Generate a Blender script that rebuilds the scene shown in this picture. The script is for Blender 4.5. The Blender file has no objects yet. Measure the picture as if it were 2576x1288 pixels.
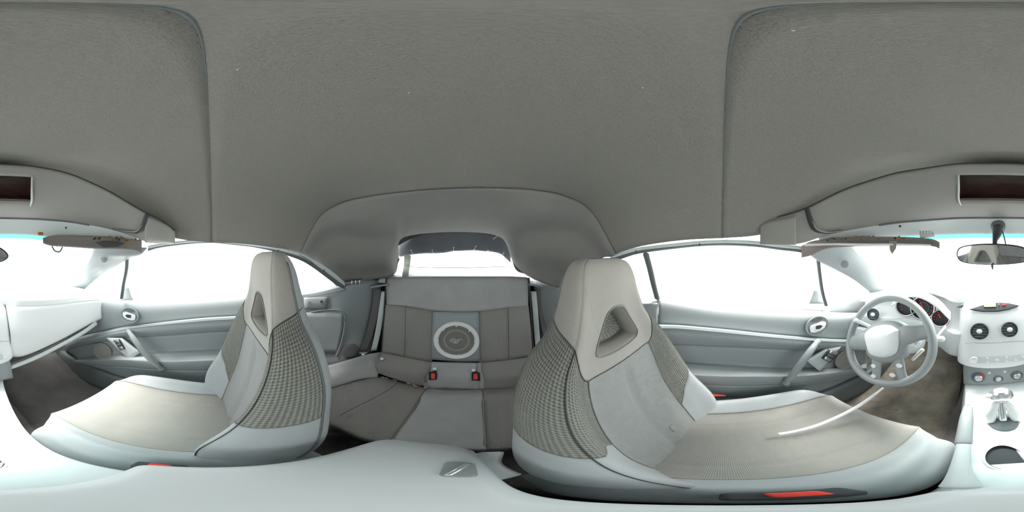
import bpy, bmesh, math, random
import numpy as np
from mathutils import Vector, Matrix

random.seed(4); np.random.seed(4)
SC = bpy.context.scene
COL = SC.collection
PI = math.pi
# ---------------------------------------------------------------- camera
CAM = (-0.068, 0.0, 0.95)
FWD = 2463.0                      # column of the panorama that looks straight ahead
cd = bpy.data.cameras.new('camera'); cam = bpy.data.objects.new('camera', cd); COL.objects.link(cam)
cd.type = 'PANO'
try: cd.panorama_type = 'EQUIRECTANGULAR'
except Exception: pass
try: cd.cycles.panorama_type = 'EQUIRECTANGULAR'
except Exception: pass
cd.clip_start = 0.005; cd.clip_end = 200
cam.location = CAM
cam.rotation_euler = (PI/2, 0, math.radians((FWD-1288)/2576*360))
SC.camera = cam
# ---------------------------------------------------------------- world, light, exposure
w = bpy.data.worlds.new('sky'); SC.world = w; w.use_nodes = True
bg = w.node_tree.nodes['Background']
bg.inputs[0].default_value = (0.97, 1.0, 1.0, 1); bg.inputs[1].default_value = 0.7
sd = bpy.data.lights.new('sun', 'SUN'); sd.energy = 2.2; sd.angle = math.radians(24); sd.color = (1, .97, .92)
so = bpy.data.objects.new('sun', sd); COL.objects.link(so)
so.rotation_euler = Vector((0.06, -0.50, -0.86)).to_track_quat('-Z', 'Y').to_euler()
SC.view_settings.view_transform = 'Standard'; SC.view_settings.look = 'None'
SC.view_settings.gamma = 1; SC.view_settings.use_curve_mapping = False
SC.view_settings.exposure = 2.6
SC.render.engine = 'CYCLES'
SC.cycles.use_denoising = True
SC.cycles.max_bounces = 12; SC.cycles.diffuse_bounces = 8; SC.cycles.transparent_max_bounces = 16
SC.cycles.sample_clamp_indirect = 6

# ---------------------------------------------------------------- geometry helpers
KX = 360/2576
def ray(x, y):
    a = math.radians((x-FWD)*KX); e = math.radians((644-y)*KX)
    return np.array((math.sin(a)*math.cos(e), math.cos(a)*math.cos(e), math.sin(e)))
C0 = np.array(CAM)
def pX(x, y, X): d = ray(x, y); return C0 + d*((X-C0[0])/d[0])
def pY(x, y, Y): d = ray(x, y); return C0 + d*((Y-C0[1])/d[1])
def pZ(x, y, Z): d = ray(x, y); return C0 + d*((Z-C0[2])/d[2])
def pR(x, y, r): d = ray(x, y); return C0 + d*(r/math.hypot(d[0], d[1]))

def cr(P, n):
    P = np.asarray(P, float)
    if n <= 1 or len(P) < 2: return P
    if len(P) == 2:
        t = np.linspace(0, 1, n+1).reshape((-1,)+(1,)*(P.ndim-1)); return P[0]*(1-t)+P[1]*t
    Q = np.concatenate([[2*P[0]-P[1]], P, [2*P[-1]-P[-2]]])
    out = []
    for i in range(1, len(Q)-2):
        a, b, c, d = Q[i-1], Q[i], Q[i+1], Q[i+2]
        for j in range(n):
            t = j/n
            out.append(.5*((2*b)+(-a+c)*t+(2*a-5*b+4*c-d)*t*t+(-a+3*b-3*c+d)*t**3))
    out.append(P[-1]); return np.array(out)
def grid(rows, n=6, m=6):
    A = np.asarray(rows, float); A = cr(A, n)
    return np.swapaxes(cr(np.swapaxes(A, 0, 1), m), 0, 1)

def T(name, label, cat, loc=(0, 0, 0), group=None, kind=None):
    o = bpy.data.objects.new(name, None); COL.objects.link(o); o.location = loc; o.empty_display_size = .05
    o['label'] = label; o['category'] = cat
    if group: o['group'] = group
    if kind: o['kind'] = kind
    return o
def root(o):
    while o.parent: o = o.parent
    return o
def link(name, me, mat, parent, label=None):
    o = bpy.data.objects.new(name, me); COL.objects.link(o)
    if mat: me.materials.append(mat)
    if parent is not None:
        r = root(parent); me.transform(Matrix.Translation(-Vector(r.location))); o.parent = parent
    if label: o['label'] = label
    return o
def tag(o, label, cat, group=None, kind=None):
    o['label'] = label; o['category'] = cat
    if group: o['group'] = group
    if kind: o['kind'] = kind
    # origin to the thing's base
    me = o.data; v = [x.co for x in me.vertices]
    c = Vector((sum(p.x for p in v)/len(v), sum(p.y for p in v)/len(v), min(p.z for p in v)))
    me.transform(Matrix.Translation(-c)); o.location = c
    return o
def rawmesh(name, V, F, uv=None, smooth=True):
    me = bpy.data.meshes.new(name)
    me.from_pydata([tuple(map(float, v)) for v in V], [], F)
    if uv is not None:
        l = me.uv_layers.new(name='uv')
        idx = np.empty(len(me.loops), dtype=int); me.loops.foreach_get('vertex_index', idx)
        l.data.foreach_set('uv', np.asarray(uv, float)[idx].ravel())
    if smooth: me.polygons.foreach_set('use_smooth', [True]*len(me.polygons))
    me.update(); return me
def gridmesh(name, A, closed=False, face=None, skip=None, smooth=True):
    R, Cn = A.shape[:2]
    V = A.reshape(-1, 3)
    du = np.linalg.norm(np.diff(A, axis=1), axis=2).mean(0); dv = np.linalg.norm(np.diff(A, axis=0), axis=2).mean(1)
    us = np.concatenate([[0], np.cumsum(du)]); vs = np.concatenate([[0], np.cumsum(dv)])
    uv = np.array([(us[j], vs[i]) for i in range(R) for j in range(Cn)])
    F = []
    for i in range(R-1):
        for j in range(Cn-(0 if closed else 1)):
            if skip and skip(i, j): continue
            k = (j+1) % Cn
            F.append((i*Cn+j, i*Cn+k, (i+1)*Cn+k, (i+1)*Cn+j))
    if face is not None and F:
        fp = np.asarray(face, float); s = 0
        for f in F[::max(1, len(F)//200)]:
            a, b, c, d = V[f[0]], V[f[1]], V[f[2]], V[f[3]]
            nrm = np.cross(c-a, d-b); s += np.dot(nrm, fp-(a+c)/2)
        if s < 0: F = [f[::-1] for f in F]
    return rawmesh(name, V, F, uv, smooth)
def sheet(name, rows, mat, parent=None, n=6, m=6, thick=.008, face=CAM, skip=None, label=None, A=None, smooth=True):
    if A is None: A = grid(rows, n, m)
    me = gridmesh(name, A, False, face, skip, smooth)
    o = link(name, me, mat, parent, label)
    if thick:
        s = o.modifiers.new('thickness', 'SOLIDIFY'); s.thickness = thick; s.offset = -1
    return o
def tube_mesh(name, pts, rad, seg=12, n=6, flat=1.0, up=(0, 0, 1), cap=True):
    P = cr(np.array(pts, float), n) if len(pts) > 2 else cr(np.array(pts, float), max(n, 2))
    if np.isscalar(rad): R = np.full(len(P), rad)
    else: R = cr(np.array(rad, float).reshape(-1, 1), (len(P)-1)//(len(rad)-1) if len(rad) > 1 else 1)[:, 0]; R = np.interp(np.linspace(0, 1, len(P)), np.linspace(0, 1, len(R)), R)
    tang = np.gradient(P, axis=0); tang /= np.linalg.norm(tang, axis=1)[:, None]+1e-12
    rings = []
    up = np.array(up, float)
    if cap:
        ex = [(.0, .35), (.5, .85)]
    for i, (p, t) in enumerate(zip(P, tang)):
        s = np.cross(t, up)
        if np.linalg.norm(s) < 1e-3: s = np.cross(t, (1, 0, 0))
        s /= np.linalg.norm(s); u = np.cross(s, t)
        a = np.linspace(0, 2*PI, seg, endpoint=False)
        ring = lambda c, r: c + r*(np.cos(a)[:, None]*s + flat*np.sin(a)[:, None]*u)
        if i == 0 and cap:
            rings.append(ring(p-t*R[0]*.6, R[0]*.05)); rings.append(ring(p-t*R[0]*.5, R[0]*.6)); rings.append(ring(p-t*R[0]*.2, R[0]*.92))
        rings.append(ring(p, R[i]))
        if i == len(P)-1 and cap:
            rings.append(ring(p+t*R[-1]*.2, R[-1]*.92)); rings.append(ring(p+t*R[-1]*.5, R[-1]*.6)); rings.append(ring(p+t*R[-1]*.6, R[-1]*.05))
    A = np.array(rings); nR = len(A)
    V = A.reshape(-1, 3); F = []
    for i in range(nR-1):
        for j in range(seg):
            k = (j+1) % seg
            F.append((i*seg+j, (i+1)*seg+j, (i+1)*seg+k, i*seg+k))
    if cap:
        F.append(tuple(range(seg))); F.append(tuple(range((nR-1)*seg+seg-1, (nR-1)*seg-1, -1)))
    uv = np.array([(j/seg*2*PI*float(np.mean(R)), i*.01) for i in range(nR) for j in range(seg)])
    me = rawmesh(name, V, F, uv); fixn(me); return me
def fixn(me):
    bm = bmesh.new(); bm.from_mesh(me); bmesh.ops.recalc_face_normals(bm, faces=bm.faces); bm.to_mesh(me); bm.free()
def tube(name, pts, rad, mat, parent=None, label=None, **k):
    return link(name, tube_mesh(name, pts, rad, **k), mat, parent, label)
def frame(normal, up=(0, 0, 1)):
    n = Vector(normal).normalized(); x = Vector(up).cross(n)
    if x.length < 1e-4: x = Vector((1, 0, 0)).cross(n)
    x.normalize(); y = n.cross(x)
    return Matrix((x, y, n)).transposed().to_4x4()
def lathe(name, prof, at, normal, mat, parent=None, seg=40, label=None, sx=1, sy=1, up=(0, 0, 1)):
    """prof: (radius, height along the normal)"""
    M = Matrix.Translation(Vector(at)) @ frame(normal, up)
    V, F = [], []
    for r, h in prof:
        for j in range(seg):
            a = 2*PI*j/seg; V.append(M @ Vector((r*sx*math.cos(a), r*sy*math.sin(a), h)))
    n = len(prof)
    for i in range(n-1):
        for j in range(seg):
            k = (j+1) % seg; F.append((i*seg+j, i*seg+k, (i+1)*seg+k, (i+1)*seg+j))
    if prof[0][0] > 1e-5 and prof[-1][0] < 1e-5: F.append(tuple(range(seg))[::-1])
    me = rawmesh(name, V, F); bm = bmesh.new(); bm.from_mesh(me)
    bmesh.ops.remove_doubles(bm, verts=bm.verts, dist=1e-6); bmesh.ops.recalc_face_normals(bm, faces=bm.faces); bm.to_mesh(me); bm.free()
    o = link(name, me, mat, parent, label)
    me.polygons.foreach_set('use_smooth', [True]*len(me.polygons))
    me.set_sharp_from_angle(angle=math.radians(38)); return o
def prism(name, outline, th, at, normal, mat, parent=None, bev=.0, label=None, up=(0, 0, 1)):
    """outline: 2D points in the plane of the normal, extruded th backwards"""
    M = Matrix.Translation(Vector(at)) @ frame(normal, up)
    bm = bmesh.new()
    vs = [bm.verts.new((x, y, -th)) for x, y in outline]; f = bm.faces.new(vs)
    r = bmesh.ops.extrude_face_region(bm, geom=[f])
    tv = [g for g in r['geom'] if isinstance(g, bmesh.types.BMVert)]
    bmesh.ops.translate(bm, verts=tv, vec=(0, 0, th))
    if bev:
        tf = [e for e in bm.edges if all(v in tv for v in e.verts)]
        bmesh.ops.bevel(bm, geom=tf, offset=bev, segments=3, affect='EDGES', profile=.6)
    bmesh.ops.recalc_face_normals(bm, faces=bm.faces)
    bm.transform(M); me = bpy.data.meshes.new(name); bm.to_mesh(me); bm.free()
    me.polygons.foreach_set('use_smooth', [True]*len(me.polygons)); me.set_sharp_from_angle(angle=math.radians(40))
    return link(name, me, mat, parent, label)
def rrect(w, h, r, n=5, sk=0):
    out = []
    for cx, cy, a0 in ((w/2-r, h/2-r, 0), (-w/2+r, h/2-r, 90), (-w/2+r, -h/2+r, 180), (w/2-r, -h/2+r, 270)):
        for i in range(n+1):
            a = math.radians(a0+90*i/n); y = cy+r*math.sin(a); out.append((cx+r*math.cos(a)+sk*y, y))
    return out
def ell(a, b, n=32): return [(a*math.cos(2*PI*i/n), b*math.sin(2*PI*i/n)) for i in range(n)]
def box(name, c, s, mat, parent=None, bev=.004, rot=(0, 0, 0), label=None, seg=3):
    bm = bmesh.new(); bmesh.ops.create_cube(bm, size=1)
    bmesh.ops.scale(bm, vec=s, verts=bm.verts)
    if bev: bmesh.ops.bevel(bm, geom=bm.edges[:], offset=bev, segments=seg, affect='EDGES', profile=.5)
    from mathutils import Euler
    bm.transform(Matrix.Translation(Vector(c)) @ Euler(rot).to_matrix().to_4x4())
    me = bpy.data.meshes.new(name); bm.to_mesh(me); bm.free()
    me.polygons.foreach_set('use_smooth', [True]*len(me.polygons)); me.set_sharp_from_angle(angle=math.radians(35))
    return link(name, me, mat, parent, label)

# ---------------------------------------------------------------- materials
def mat(name, col, rough=.6, spec=.4, metal=0, bump=None, bs=.3, dist=.001, scale=500, var=0, vscale=8, coat=0, sheen=0, emit=0):
    m = bpy.data.materials.new(name); m.use_nodes = True; nt = m.node_tree; N = nt.nodes; L = nt.links
    b = N['Principled BSDF']
    b.inputs['Base Color'].default_value = (*col, 1); b.inputs['Roughness'].default_value = rough
    b.inputs['Specular IOR Level'].default_value = spec; b.inputs['Metallic'].default_value = metal
    b.inputs['Coat Weight'].default_value = coat
    if sheen: b.inputs['Sheen Weight'].default_value = sheen; b.inputs['Sheen Roughness'].default_value = .5
    if emit: b.inputs['Emission Color'].default_value = (*col, 1); b.inputs['Emission Strength'].default_value = emit
    tc = N.new('ShaderNodeTexCoord')
    out_col = None
    if var:
        n1 = N.new('ShaderNodeTexNoise'); n1.inputs['Scale'].default_value = vscale; n1.inputs['Detail'].default_value = 6; n1.inputs['Roughness'].default_value = .65
        L.new(tc.outputs['Object'], n1.inputs['Vector'])
        r = N.new('ShaderNodeMapRange'); r.inputs[1].default_value = .25; r.inputs[2].default_value = .75
        r.inputs[3].default_value = 1-var; r.inputs[4].default_value = 1+var
        L.new(n1.outputs[0], r.inputs[0])
        mx = N.new('ShaderNodeVectorMath'); mx.operation = 'SCALE'; mx.inputs[0].default_value = col
        L.new(r.outputs[0], mx.inputs['Scale']); out_col = mx.outputs[0]
    if bump:
        bp = N.new('ShaderNodeBump'); bp.inputs['Strength'].default_value = bs; bp.inputs['Distance'].default_value = dist
        if bump == 'grain':
            t = N.new('ShaderNodeTexNoise'); t.inputs['Scale'].default_value = scale; t.inputs['Detail'].default_value = 3
            L.new(tc.outputs['Object'], t.inputs['Vector']); h = t.outputs[0]
        elif bump in ('mesh', 'fine'):
            # staggered rows of little pits in the knitted cloth: product of two sine waves on the cloth's own coordinates
            sp = N.new('ShaderNodeSeparateXYZ'); L.new(tc.outputs['UV'], sp.inputs[0])
            def sn(expr_a, expr_b, kb):
                a = N.new('ShaderNodeMath'); a.operation = 'MULTIPLY_ADD'
                L.new(expr_b, a.inputs[0]); a.inputs[1].default_value = kb; L.new(expr_a, a.inputs[2])
                s = N.new('ShaderNodeMath'); s.operation = 'MULTIPLY'; L.new(a.outputs[0], s.inputs[0]); s.inputs[1].default_value = scale
                q = N.new('ShaderNodeMath'); q.operation = 'SINE'; L.new(s.outputs[0], q.inputs[0]); return q.outputs[0]
            a = sn(sp.outputs[0], sp.outputs[1], 1.0); b_ = sn(sp.outputs[0], sp.outputs[1], -1.0)
            p = N.new('ShaderNodeMath'); p.operation = 'MULTIPLY'; L.new(a, p.inputs[0]); L.new(b_, p.inputs[1])
            h = p.outputs[0]
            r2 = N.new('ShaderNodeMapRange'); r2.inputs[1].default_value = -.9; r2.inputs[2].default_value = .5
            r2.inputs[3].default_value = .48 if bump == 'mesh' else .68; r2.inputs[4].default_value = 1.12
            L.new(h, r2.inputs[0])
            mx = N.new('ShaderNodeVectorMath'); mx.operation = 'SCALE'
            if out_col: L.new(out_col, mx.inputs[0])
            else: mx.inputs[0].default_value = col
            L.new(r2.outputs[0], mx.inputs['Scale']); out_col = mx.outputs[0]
        L.new(h, bp.inputs['Height']); L.new(bp.outputs[0], b.inputs['Normal'])
    if out_col: L.new(out_col, b.inputs['Base Color'])
    return m
M = {}
M['head'] = mat('headliner_cloth', (.27, .260, .242), .95, .15, bump='grain', bs=.9, dist=.0022, scale=420, var=.10, vscale=300)
M['curtain'] = mat('curtain_cloth', (.26, .252, .245), .9, .2, bump='grain', bs=.3, dist=.001, scale=500, var=.06, vscale=5)
M['trim'] = mat('header_trim', (.30, .29, .275), .55, .4, bump='grain', bs=.15, dist=.0005, scale=900, var=.04, vscale=6)
M['plastic'] = mat('door_plastic', (.315, .345, .355), .45, .5, bump='grain', bs=.12, dist=.0005, scale=1200, var=.03, vscale=5)
M['plasticd'] = mat('dark_plastic', (.13, .15, .155), .5, .5, bump='grain', bs=.12, dist=.0005, scale=1200)
M['silver'] = mat('silver_dash', (.90, .92, .93), .4, .5)
M['pale'] = mat('pale_console', (.65, .70, .705), .45, .5, bump='grain', bs=.08, dist=.0004, scale=900)
M['suede'] = mat('seat_suede', (.36, .345, .315), .95, .15, bump='grain', bs=.35, dist=.0008, scale=900, var=.10, vscale=7, sheen=.3)
M['suedel'] = mat('seat_side_cloth', (.42, .45, .46), .85, .2, bump='grain', bs=.2, dist=.0006, scale=700, var=.08, vscale=9, sheen=.2)
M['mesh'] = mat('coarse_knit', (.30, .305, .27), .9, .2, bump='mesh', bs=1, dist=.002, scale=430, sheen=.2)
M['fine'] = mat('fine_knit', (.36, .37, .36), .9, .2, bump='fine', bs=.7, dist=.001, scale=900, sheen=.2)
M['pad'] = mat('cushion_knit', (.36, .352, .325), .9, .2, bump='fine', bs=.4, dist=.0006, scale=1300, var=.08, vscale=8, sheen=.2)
M['rmesh'] = mat('rear_knit', (.35, .338, .32), .95, .15, bump='fine', bs=.7, dist=.001, scale=800, var=.04, vscale=8)
M['rsuede'] = mat('rear_suede', (.42, .425, .425), .95, .15, bump='grain', bs=.3, dist=.0008, scale=800, var=.12, vscale=7)
M['carpet'] = mat('carpet', (.17, .16, .155), 1, .1, bump='grain', bs=.8, dist=.003, scale=350, var=.35, vscale=4)
M['matd'] = mat('dusty_floor_mat', (.30, .27, .225), 1, .1, bump='grain', bs=.8, dist=.003, scale=250, var=.5, vscale=9)
M['black'] = mat('leak_block_black', (.02, .02, .022), .6, .3)
M['dark'] = mat('dark_grey', (.06, .065, .07), .6, .3)
M['seam'] = mat('seam_thread', (.07, .07, .065), .9, .1)
M['seaml'] = mat('light_piping', (.28, .28, .26), .9, .1)
M['white'] = mat('white_plastic', (.85, .85, .86), .4, .5)
M['chrome'] = mat('chrome', (.85, .86, .86), .12, .5, metal=1)
M['satin'] = mat('satin_metal', (.75, .76, .76), .3, .5, metal=.8)
M['leather'] = mat('wheel_leather', (.34, .37, .375), .42, .5, bump='grain', bs=.12, dist=.0004, scale=900)
M['red'] = mat('red_button', (.8, .06, .04), .4, .5)
M['redlit'] = mat('red_lit', (1, .05, .05), .4, .3, emit=.08)
M['blue'] = mat('blue_mark', (.05, .25, .55), .5, .3)
M['lcd'] = mat('lcd', (.45, .47, .38), .3, .5)
M['brown'] = mat('brown_recess', (.09, .05, .042), .35, .5, var=.4, vscale=12)
M['tape'] = mat('masking_tape', (.42, .44, .38), .7, .2, bump='grain', bs=.4, dist=.001, scale=120, var=.06, vscale=60)
M['foam'] = mat('crumbling_foam', (.38, .2, .07), 1, .1, bump='grain', bs=1, dist=.003, scale=150, var=.4, vscale=90)
M['visor'] = mat('visor_cloth', (.30, .27, .26), .9, .2, bump='grain', bs=.3, dist=.001, scale=300, var=.12, vscale=25)
M['mirror'] = mat('mirror_glass', (.9, .9, .9), .03, .5, metal=1)
M['belt'] = mat('belt_webbing', (.15, .15, .15), .8, .2, bump='fine', bs=.4, dist=.0006, scale=1600)
M['vinyl'] = mat('torn_vinyl', (.10, .105, .12), .35, .5, var=.15, vscale=10)
M['ground'] = mat('pale_pavement', (.75, .75, .73), .9, .2, bump='grain', bs=.3, dist=.01, scale=60, var=.06, vscale=1)
M['streak'] = mat('streak_white', (.95, .95, .95), .4, .5)  # plain white, for the modelled sun streak and the door release levers
M['body'] = mat('white_car_paint', (.8, .82, .82), .25, .5)
def glass(name, col, fac=.06, tint=None):
    m = bpy.data.materials.new(name); m.use_nodes = True; nt = m.node_tree; N = nt.nodes; L = nt.links
    N.remove(N['Principled BSDF']); o = N['Material Output']
    t = N.new('ShaderNodeBsdfTransparent'); t.inputs[0].default_value = (*col, 1)
    g = N.new('ShaderNodeBsdfGlossy'); g.inputs['Roughness'].default_value = .02
    x = N.new('ShaderNodeMixShader'); x.inputs[0].default_value = fac
    L.new(t.outputs[0], x.inputs[1]); L.new(g.outputs[0], x.inputs[2]); L.new(x.outputs[0], o.inputs[0])
    if tint:   # the cyan shade band along the top edge of the windscreen, by height on the pane
        tc = N.new('ShaderNodeTexCoord'); s = N.new('ShaderNodeSeparateXYZ'); L.new(tc.outputs['UV'], s.inputs[0])
        r = N.new('ShaderNodeMapRange'); r.inputs[1].default_value = tint[0]; r.inputs[2].default_value = tint[1]; L.new(s.outputs[1], r.inputs[0])
        c = N.new('ShaderNodeMix'); c.data_type = 'RGBA'; c.inputs[6].default_value = (.04, .30, .31, 1); c.inputs[7].default_value = (*col, 1)
        L.new(r.outputs[0], c.inputs[0]); L.new(c.outputs[2], t.inputs[0])
    return m
M['glass'] = glass('window_glass', (.95, .97, .965))
M['wind'] = glass('windscreen_glass', (.95, .97, .965), .04, tint=(.03, .08))
#PARTS
# ================================================================ outside
def plane(name, x0, x1, y0, y1, z, m):
    me = rawmesh(name, [(x0, y0, z), (x1, y0, z), (x1, y1, z), (x0, y1, z)], [(0, 1, 2, 3)], [(0, 0), (1, 0), (1, 1), (0, 1)])
    return link(name, me, m, None)
g = plane('ground', -60, 60, -60, 60, -.32, M['ground']); g['kind'] = 'structure'; g['label'] = 'pale sunlit pavement outside the car'; g['category'] = 'pavement'
# ================================================================ roof lining (setting)
def roofrow(Yc, zc, Ex, Ey, Ez, p, n=13):
    row = []
    for u in np.linspace(-1, 1, n):
        a = abs(u); row.append((u*Ex, Yc+(Ey-Yc)*a**2, zc+(Ez-zc)*a**p))
    return row
ceil = T('ceiling', 'dark grey cloth roof lining over the whole cabin', 'headliner', (0, 0, 1.2), kind='structure')
FR = [  # front panel, from the header back to the cross seam
 roofrow(.50, 1.21, .50, .27, 1.035, 4), roofrow(.38, 1.214, .505, .19, 1.025, 4), roofrow(.25, 1.218, .512, .13, 1.015, 3.8), roofrow(.12, 1.218, .52, .07, 1.005, 3.6),
 roofrow(.004, 1.218, .525, -.004, 1.0, 3.5)]
RR = [roofrow(.004, 1.218, .525, -.004, 1.0, 3.5), roofrow(-.15, 1.216, .53, -.12, .996, 3.7), roofrow(-.3, 1.207, .54, -.24, .985, 4),
      roofrow(-.42, 1.190, .55, -.33, .97, 5), roofrow(-.50, 1.170, .555, -.375, .957, 7)]
sheet('front_roof_panel', FR, M['head'], ceil, 6, 4, .006)
sheet('rear_roof_panel', RR, M['head'], ceil, 6, 4, .006)
seamrow = (np.array(FR[-1])+np.array(RR[0]))/2+np.array((0, 0, .0005))
tube('roof_cross_seam', seamrow, .0009, M['plasticd'], ceil, seg=6, n=6, cap=False)
arc = np.array(RR[-1]) + np.array((0, 0, -.0005))
tube('roof_rear_seam', arc, .0009, M['plasticd'], ceil, seg=6, n=6, cap=False)
# small bright specks of lint caught on the lining
for (x, y) in ((598, 174), (1617, 222), (1998, 78), (1030, 232)):
    e = ray(x, y); p = C0 + e*((1.2085-.95)/e[2])
    dx, dy = np.random.uniform(-.002, .002, 2)
    tube('lint', [p, p+np.array((dx, dy, .0004))], .0005, M['white'], ceil, seg=5, n=2)
# rear curtain: hanging cloth from the arc seam to the window and the quarter panels
arc13 = np.array(RR[-1])
lowpx = [(1424, 716, -.62), (1395, 722, -.74), (1337, 699, -.90), (1303, 678, -.99), (1288, 655, -1.03), (1262, 598, -1.03), (1165, 584, -1.04),
         (1015, 598, -1.03), (1003, 650, -1.03), (992, 690, -.99), (935, 706, -.90), (885, 722, -.74), (862, 716, -.62)]
low = np.array([pY(x, y, Y) for x, y, Y in lowpx])
rows = [arc13]
for t, sag, fold in ((.18, .004, .0), (.4, .0, .007), (.62, -.012, .012), (.82, -.018, .016), (.94, -.008, .010)):
    r = arc13*(1-t)+low*t
    for j in range(13):
        s = abs(j-6)/6
        out = np.array((r[j][0]-CAM[0], r[j][1], 0)); out /= np.linalg.norm(out)+1e-9
        r[j] += np.array((0, 0, 1))*(sag*(1-.3*s)) + out*(fold*math.sin(j*2.1+t*3)) + out*(.025*math.sin(PI*t))*s
    rows.append(r)
rows.append(low)
ARC = grid(rows, 6, 6)
# fine folds running down the cloth
Rn, Cn_ = ARC.shape[:2]
for i in range(Rn):
    t = i/(Rn-1)
    for j in range(Cn_):
        s = (j/(Cn_-1)-.5)*2
        out = np.array((ARC[i, j, 0]-CAM[0], ARC[i, j, 1], .2)); out /= np.linalg.norm(out)
        sw_ = min(1, max(0, (abs(s)-.2)*3))*math.sin(PI*min(1, t*1.1))
        ARC[i, j] += out*.024*sw_*math.sin(2*PI*(t*2.6+.8*abs(s)))+np.array((0, 0, -.020*sw_*math.sin(2*PI*(t*1.3+.4*abs(s)))))
        ARC[i, j] += out*.003*math.sin(s*26+2.2*t*np.sign(s)*4)*t*(abs(s) > .25)*min(1, (abs(s)-.25)*4 if abs(s) > .25 else 0)
cur = T('rear_curtain', 'dark grey cloth sagging around the torn rear window', 'curtain', (0, -.9, .8))
sheet('cloth', None, M['curtain'], cur, thick=.004, A=ARC, face=(0, 0, .9))
tube('loose_hem', [pY(1003, 652, -1.01), pY(984, 690, -.96), pY(950, 697, -.91), pY(915, 701, -.85), pY(880, 690, -.78)], [.010, .012, .010, .008, .006], M['curtain'], cur, seg=10, flat=.45)
tube('loose_hem', [pY(1288, 645, -1.01), pY(1302, 680, -.98), pY(1340, 690, -.93), pY(1378, 706, -.85), pY(1412, 700, -.78)], [.008, .012, .011, .008, .006], M['curtain'], cur, seg=10, flat=.45)
OUT = [[(u*.78, 1.0, .80) for u in (-1, -.5, 0, .5, 1)], [(u*.60, .64, 1.10-.05*abs(u)) for u in (-1, -.5, 0, .5, 1)]] + [[(u*.60, Y, z-.20*abs(u)**3) for u in (-1, -.5, 0, .5, 1)] for Y, z in ((.45, 1.25), (.1, 1.27), (-.3, 1.265))] + [[(u*.62, -.75, 1.17-.25*abs(u)**3) for u in (-1, -.5, 0, .5, 1)], [(u*.60, -1.06, 1.10-.2*abs(u)**3) for u in (-1, -.5, 0, .5, 1)]]
sheet('roof_leak_shell', OUT[1:], M['black'], ceil, 4, 4, .004)  # unseen black shell added above the lining to block light leaks
t_ = prism('hem_tag', [(-.022, -.004), (.022, -.004), (.022, .004), (-.022, .004)], .002, pY(1247, 597, -1.0), (0.1, 1, -.1), M['tape'], cur, label='small pale fabric tag', up=(.6, 0, .8))

# ================================================================ rear window
rw = T('window_1', 'torn rear window with dark vinyl band held by pins', 'window', tuple(pY(1160, 676, -1.15)), kind='structure')
xs = [1000, 1035, 1065, 1092, 1118, 1141, 1165, 1192, 1215, 1240, 1262, 1285]
top = [584, 583, 582, 581, 580, 580, 580, 580, 581, 582, 584, 588]
bot = [648, 641, 638, 637.5, 636, 632, 631, 630, 632, 634, 641, 662]
rows = [[pY(x, y-6, -1.04) for x, y in zip(xs, top)], [pY(x, (y+b)/2, -1.075) for x, y, b in zip(xs, top, bot)], [pY(x, b, -1.10) for x, b in zip(xs, bot)]]
sheet('vinyl_band', rows, M['vinyl'], rw, 5, 5, .003)
rows = [[pY(x, 625, -1.12) for x in (985, 1080, 1170, 1310)], [pY(x, 674, -1.17) for x in (985, 1080, 1170, 1310)]]
sheet('pane', rows, M['glass'], rw, 2, 3, .003)
tube('window_ledge', [pY(x, y, -1.155) for x, y in ((1022, 671), (1080, 673), (1160, 673.5), (1230, 672), (1282, 671))], .003, M['seaml'], rw, seg=8)
tp = [[pY(x, y, -1.09) for x in (1016, 1021, 1026, 1033)] for y in (642, 655)] + [[pY(x-1, 672, -1.1) for x in (1016, 1021, 1026, 1032)], [pY(x-3, 690, -.92) for x in (1015, 1020, 1025, 1031)], [pY(x-3, y, -.858) for x, y in ((1015, 699), (1020, 700), (1025, 701), (1032, 703))]]
tg = sheet('tape_strip', tp, M['tape'], None, 4, 3, .0012)
tag(tg, 'strip of creased masking tape across the left of the torn rear window', 'tape')
# crumpled clear film at both ends
for nm, pts in (('l', ((1003, 650), (1009, 645), (1014, 652), (1008, 662), (1012, 672), (1004, 677))), ('r', ((1262, 646), (1272, 652), (1277, 664), (1284, 672), (1292, 682), (1300, 684)))):
    r0 = [pY(x, y, -1.06) for x, y in pts]; r1 = [p+np.array((.012*(1 if nm == 'l' else -1)+.004*math.sin(i*2), -.01, -.006*math.cos(i*3))) for i, p in enumerate(r0)]
    sheet('torn_film', [r0, r1], M['white'], rw, 2, 3, .001, label='crumpled pale torn film')
heads = [(997.6, 639, 1011, 647, 'leftmost white-headed pin beside the folded curtain'), (1033.7, 628.6, 1040, 642.6, 'white-headed pin just right of the masking tape strip'),
         (1087, 629, 1090.5, 638, 'second white-headed pin right of the masking tape'), (1141, 622.7, 1140.7, 633.7, 'upright white-headed pin at the middle of the rear window'),
         (1197.8, 619, 1190.8, 630, 'highest white-headed pin, leaning right, in the vinyl band'), (1228, 630, 1224, 633, 'short pin lying flat in the torn right edge'),
         (1267.5, 636, 1263, 644, 'rightmost pin near the torn window corner')]
for x0, y0, x1, y1, lb in heads:
    p = T('sewing_pin', lb, 'pin', tuple(pY(x1, y1, -1.075)), 'sewing pins holding the torn vinyl')
    tube('shaft', [pY(x1, y1, -1.08), pY(x0, y0, -1.06)], .0009, M['satin'], p, seg=6, n=2)
    a = pY(x0, y0, -1.059); lathe('pin_head', [(0, -.003), (.002, -.0025), (.003, 0), (.002, .0025), (0, .003)], a, (0, 1, 0), M['white'], p, seg=10)
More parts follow.
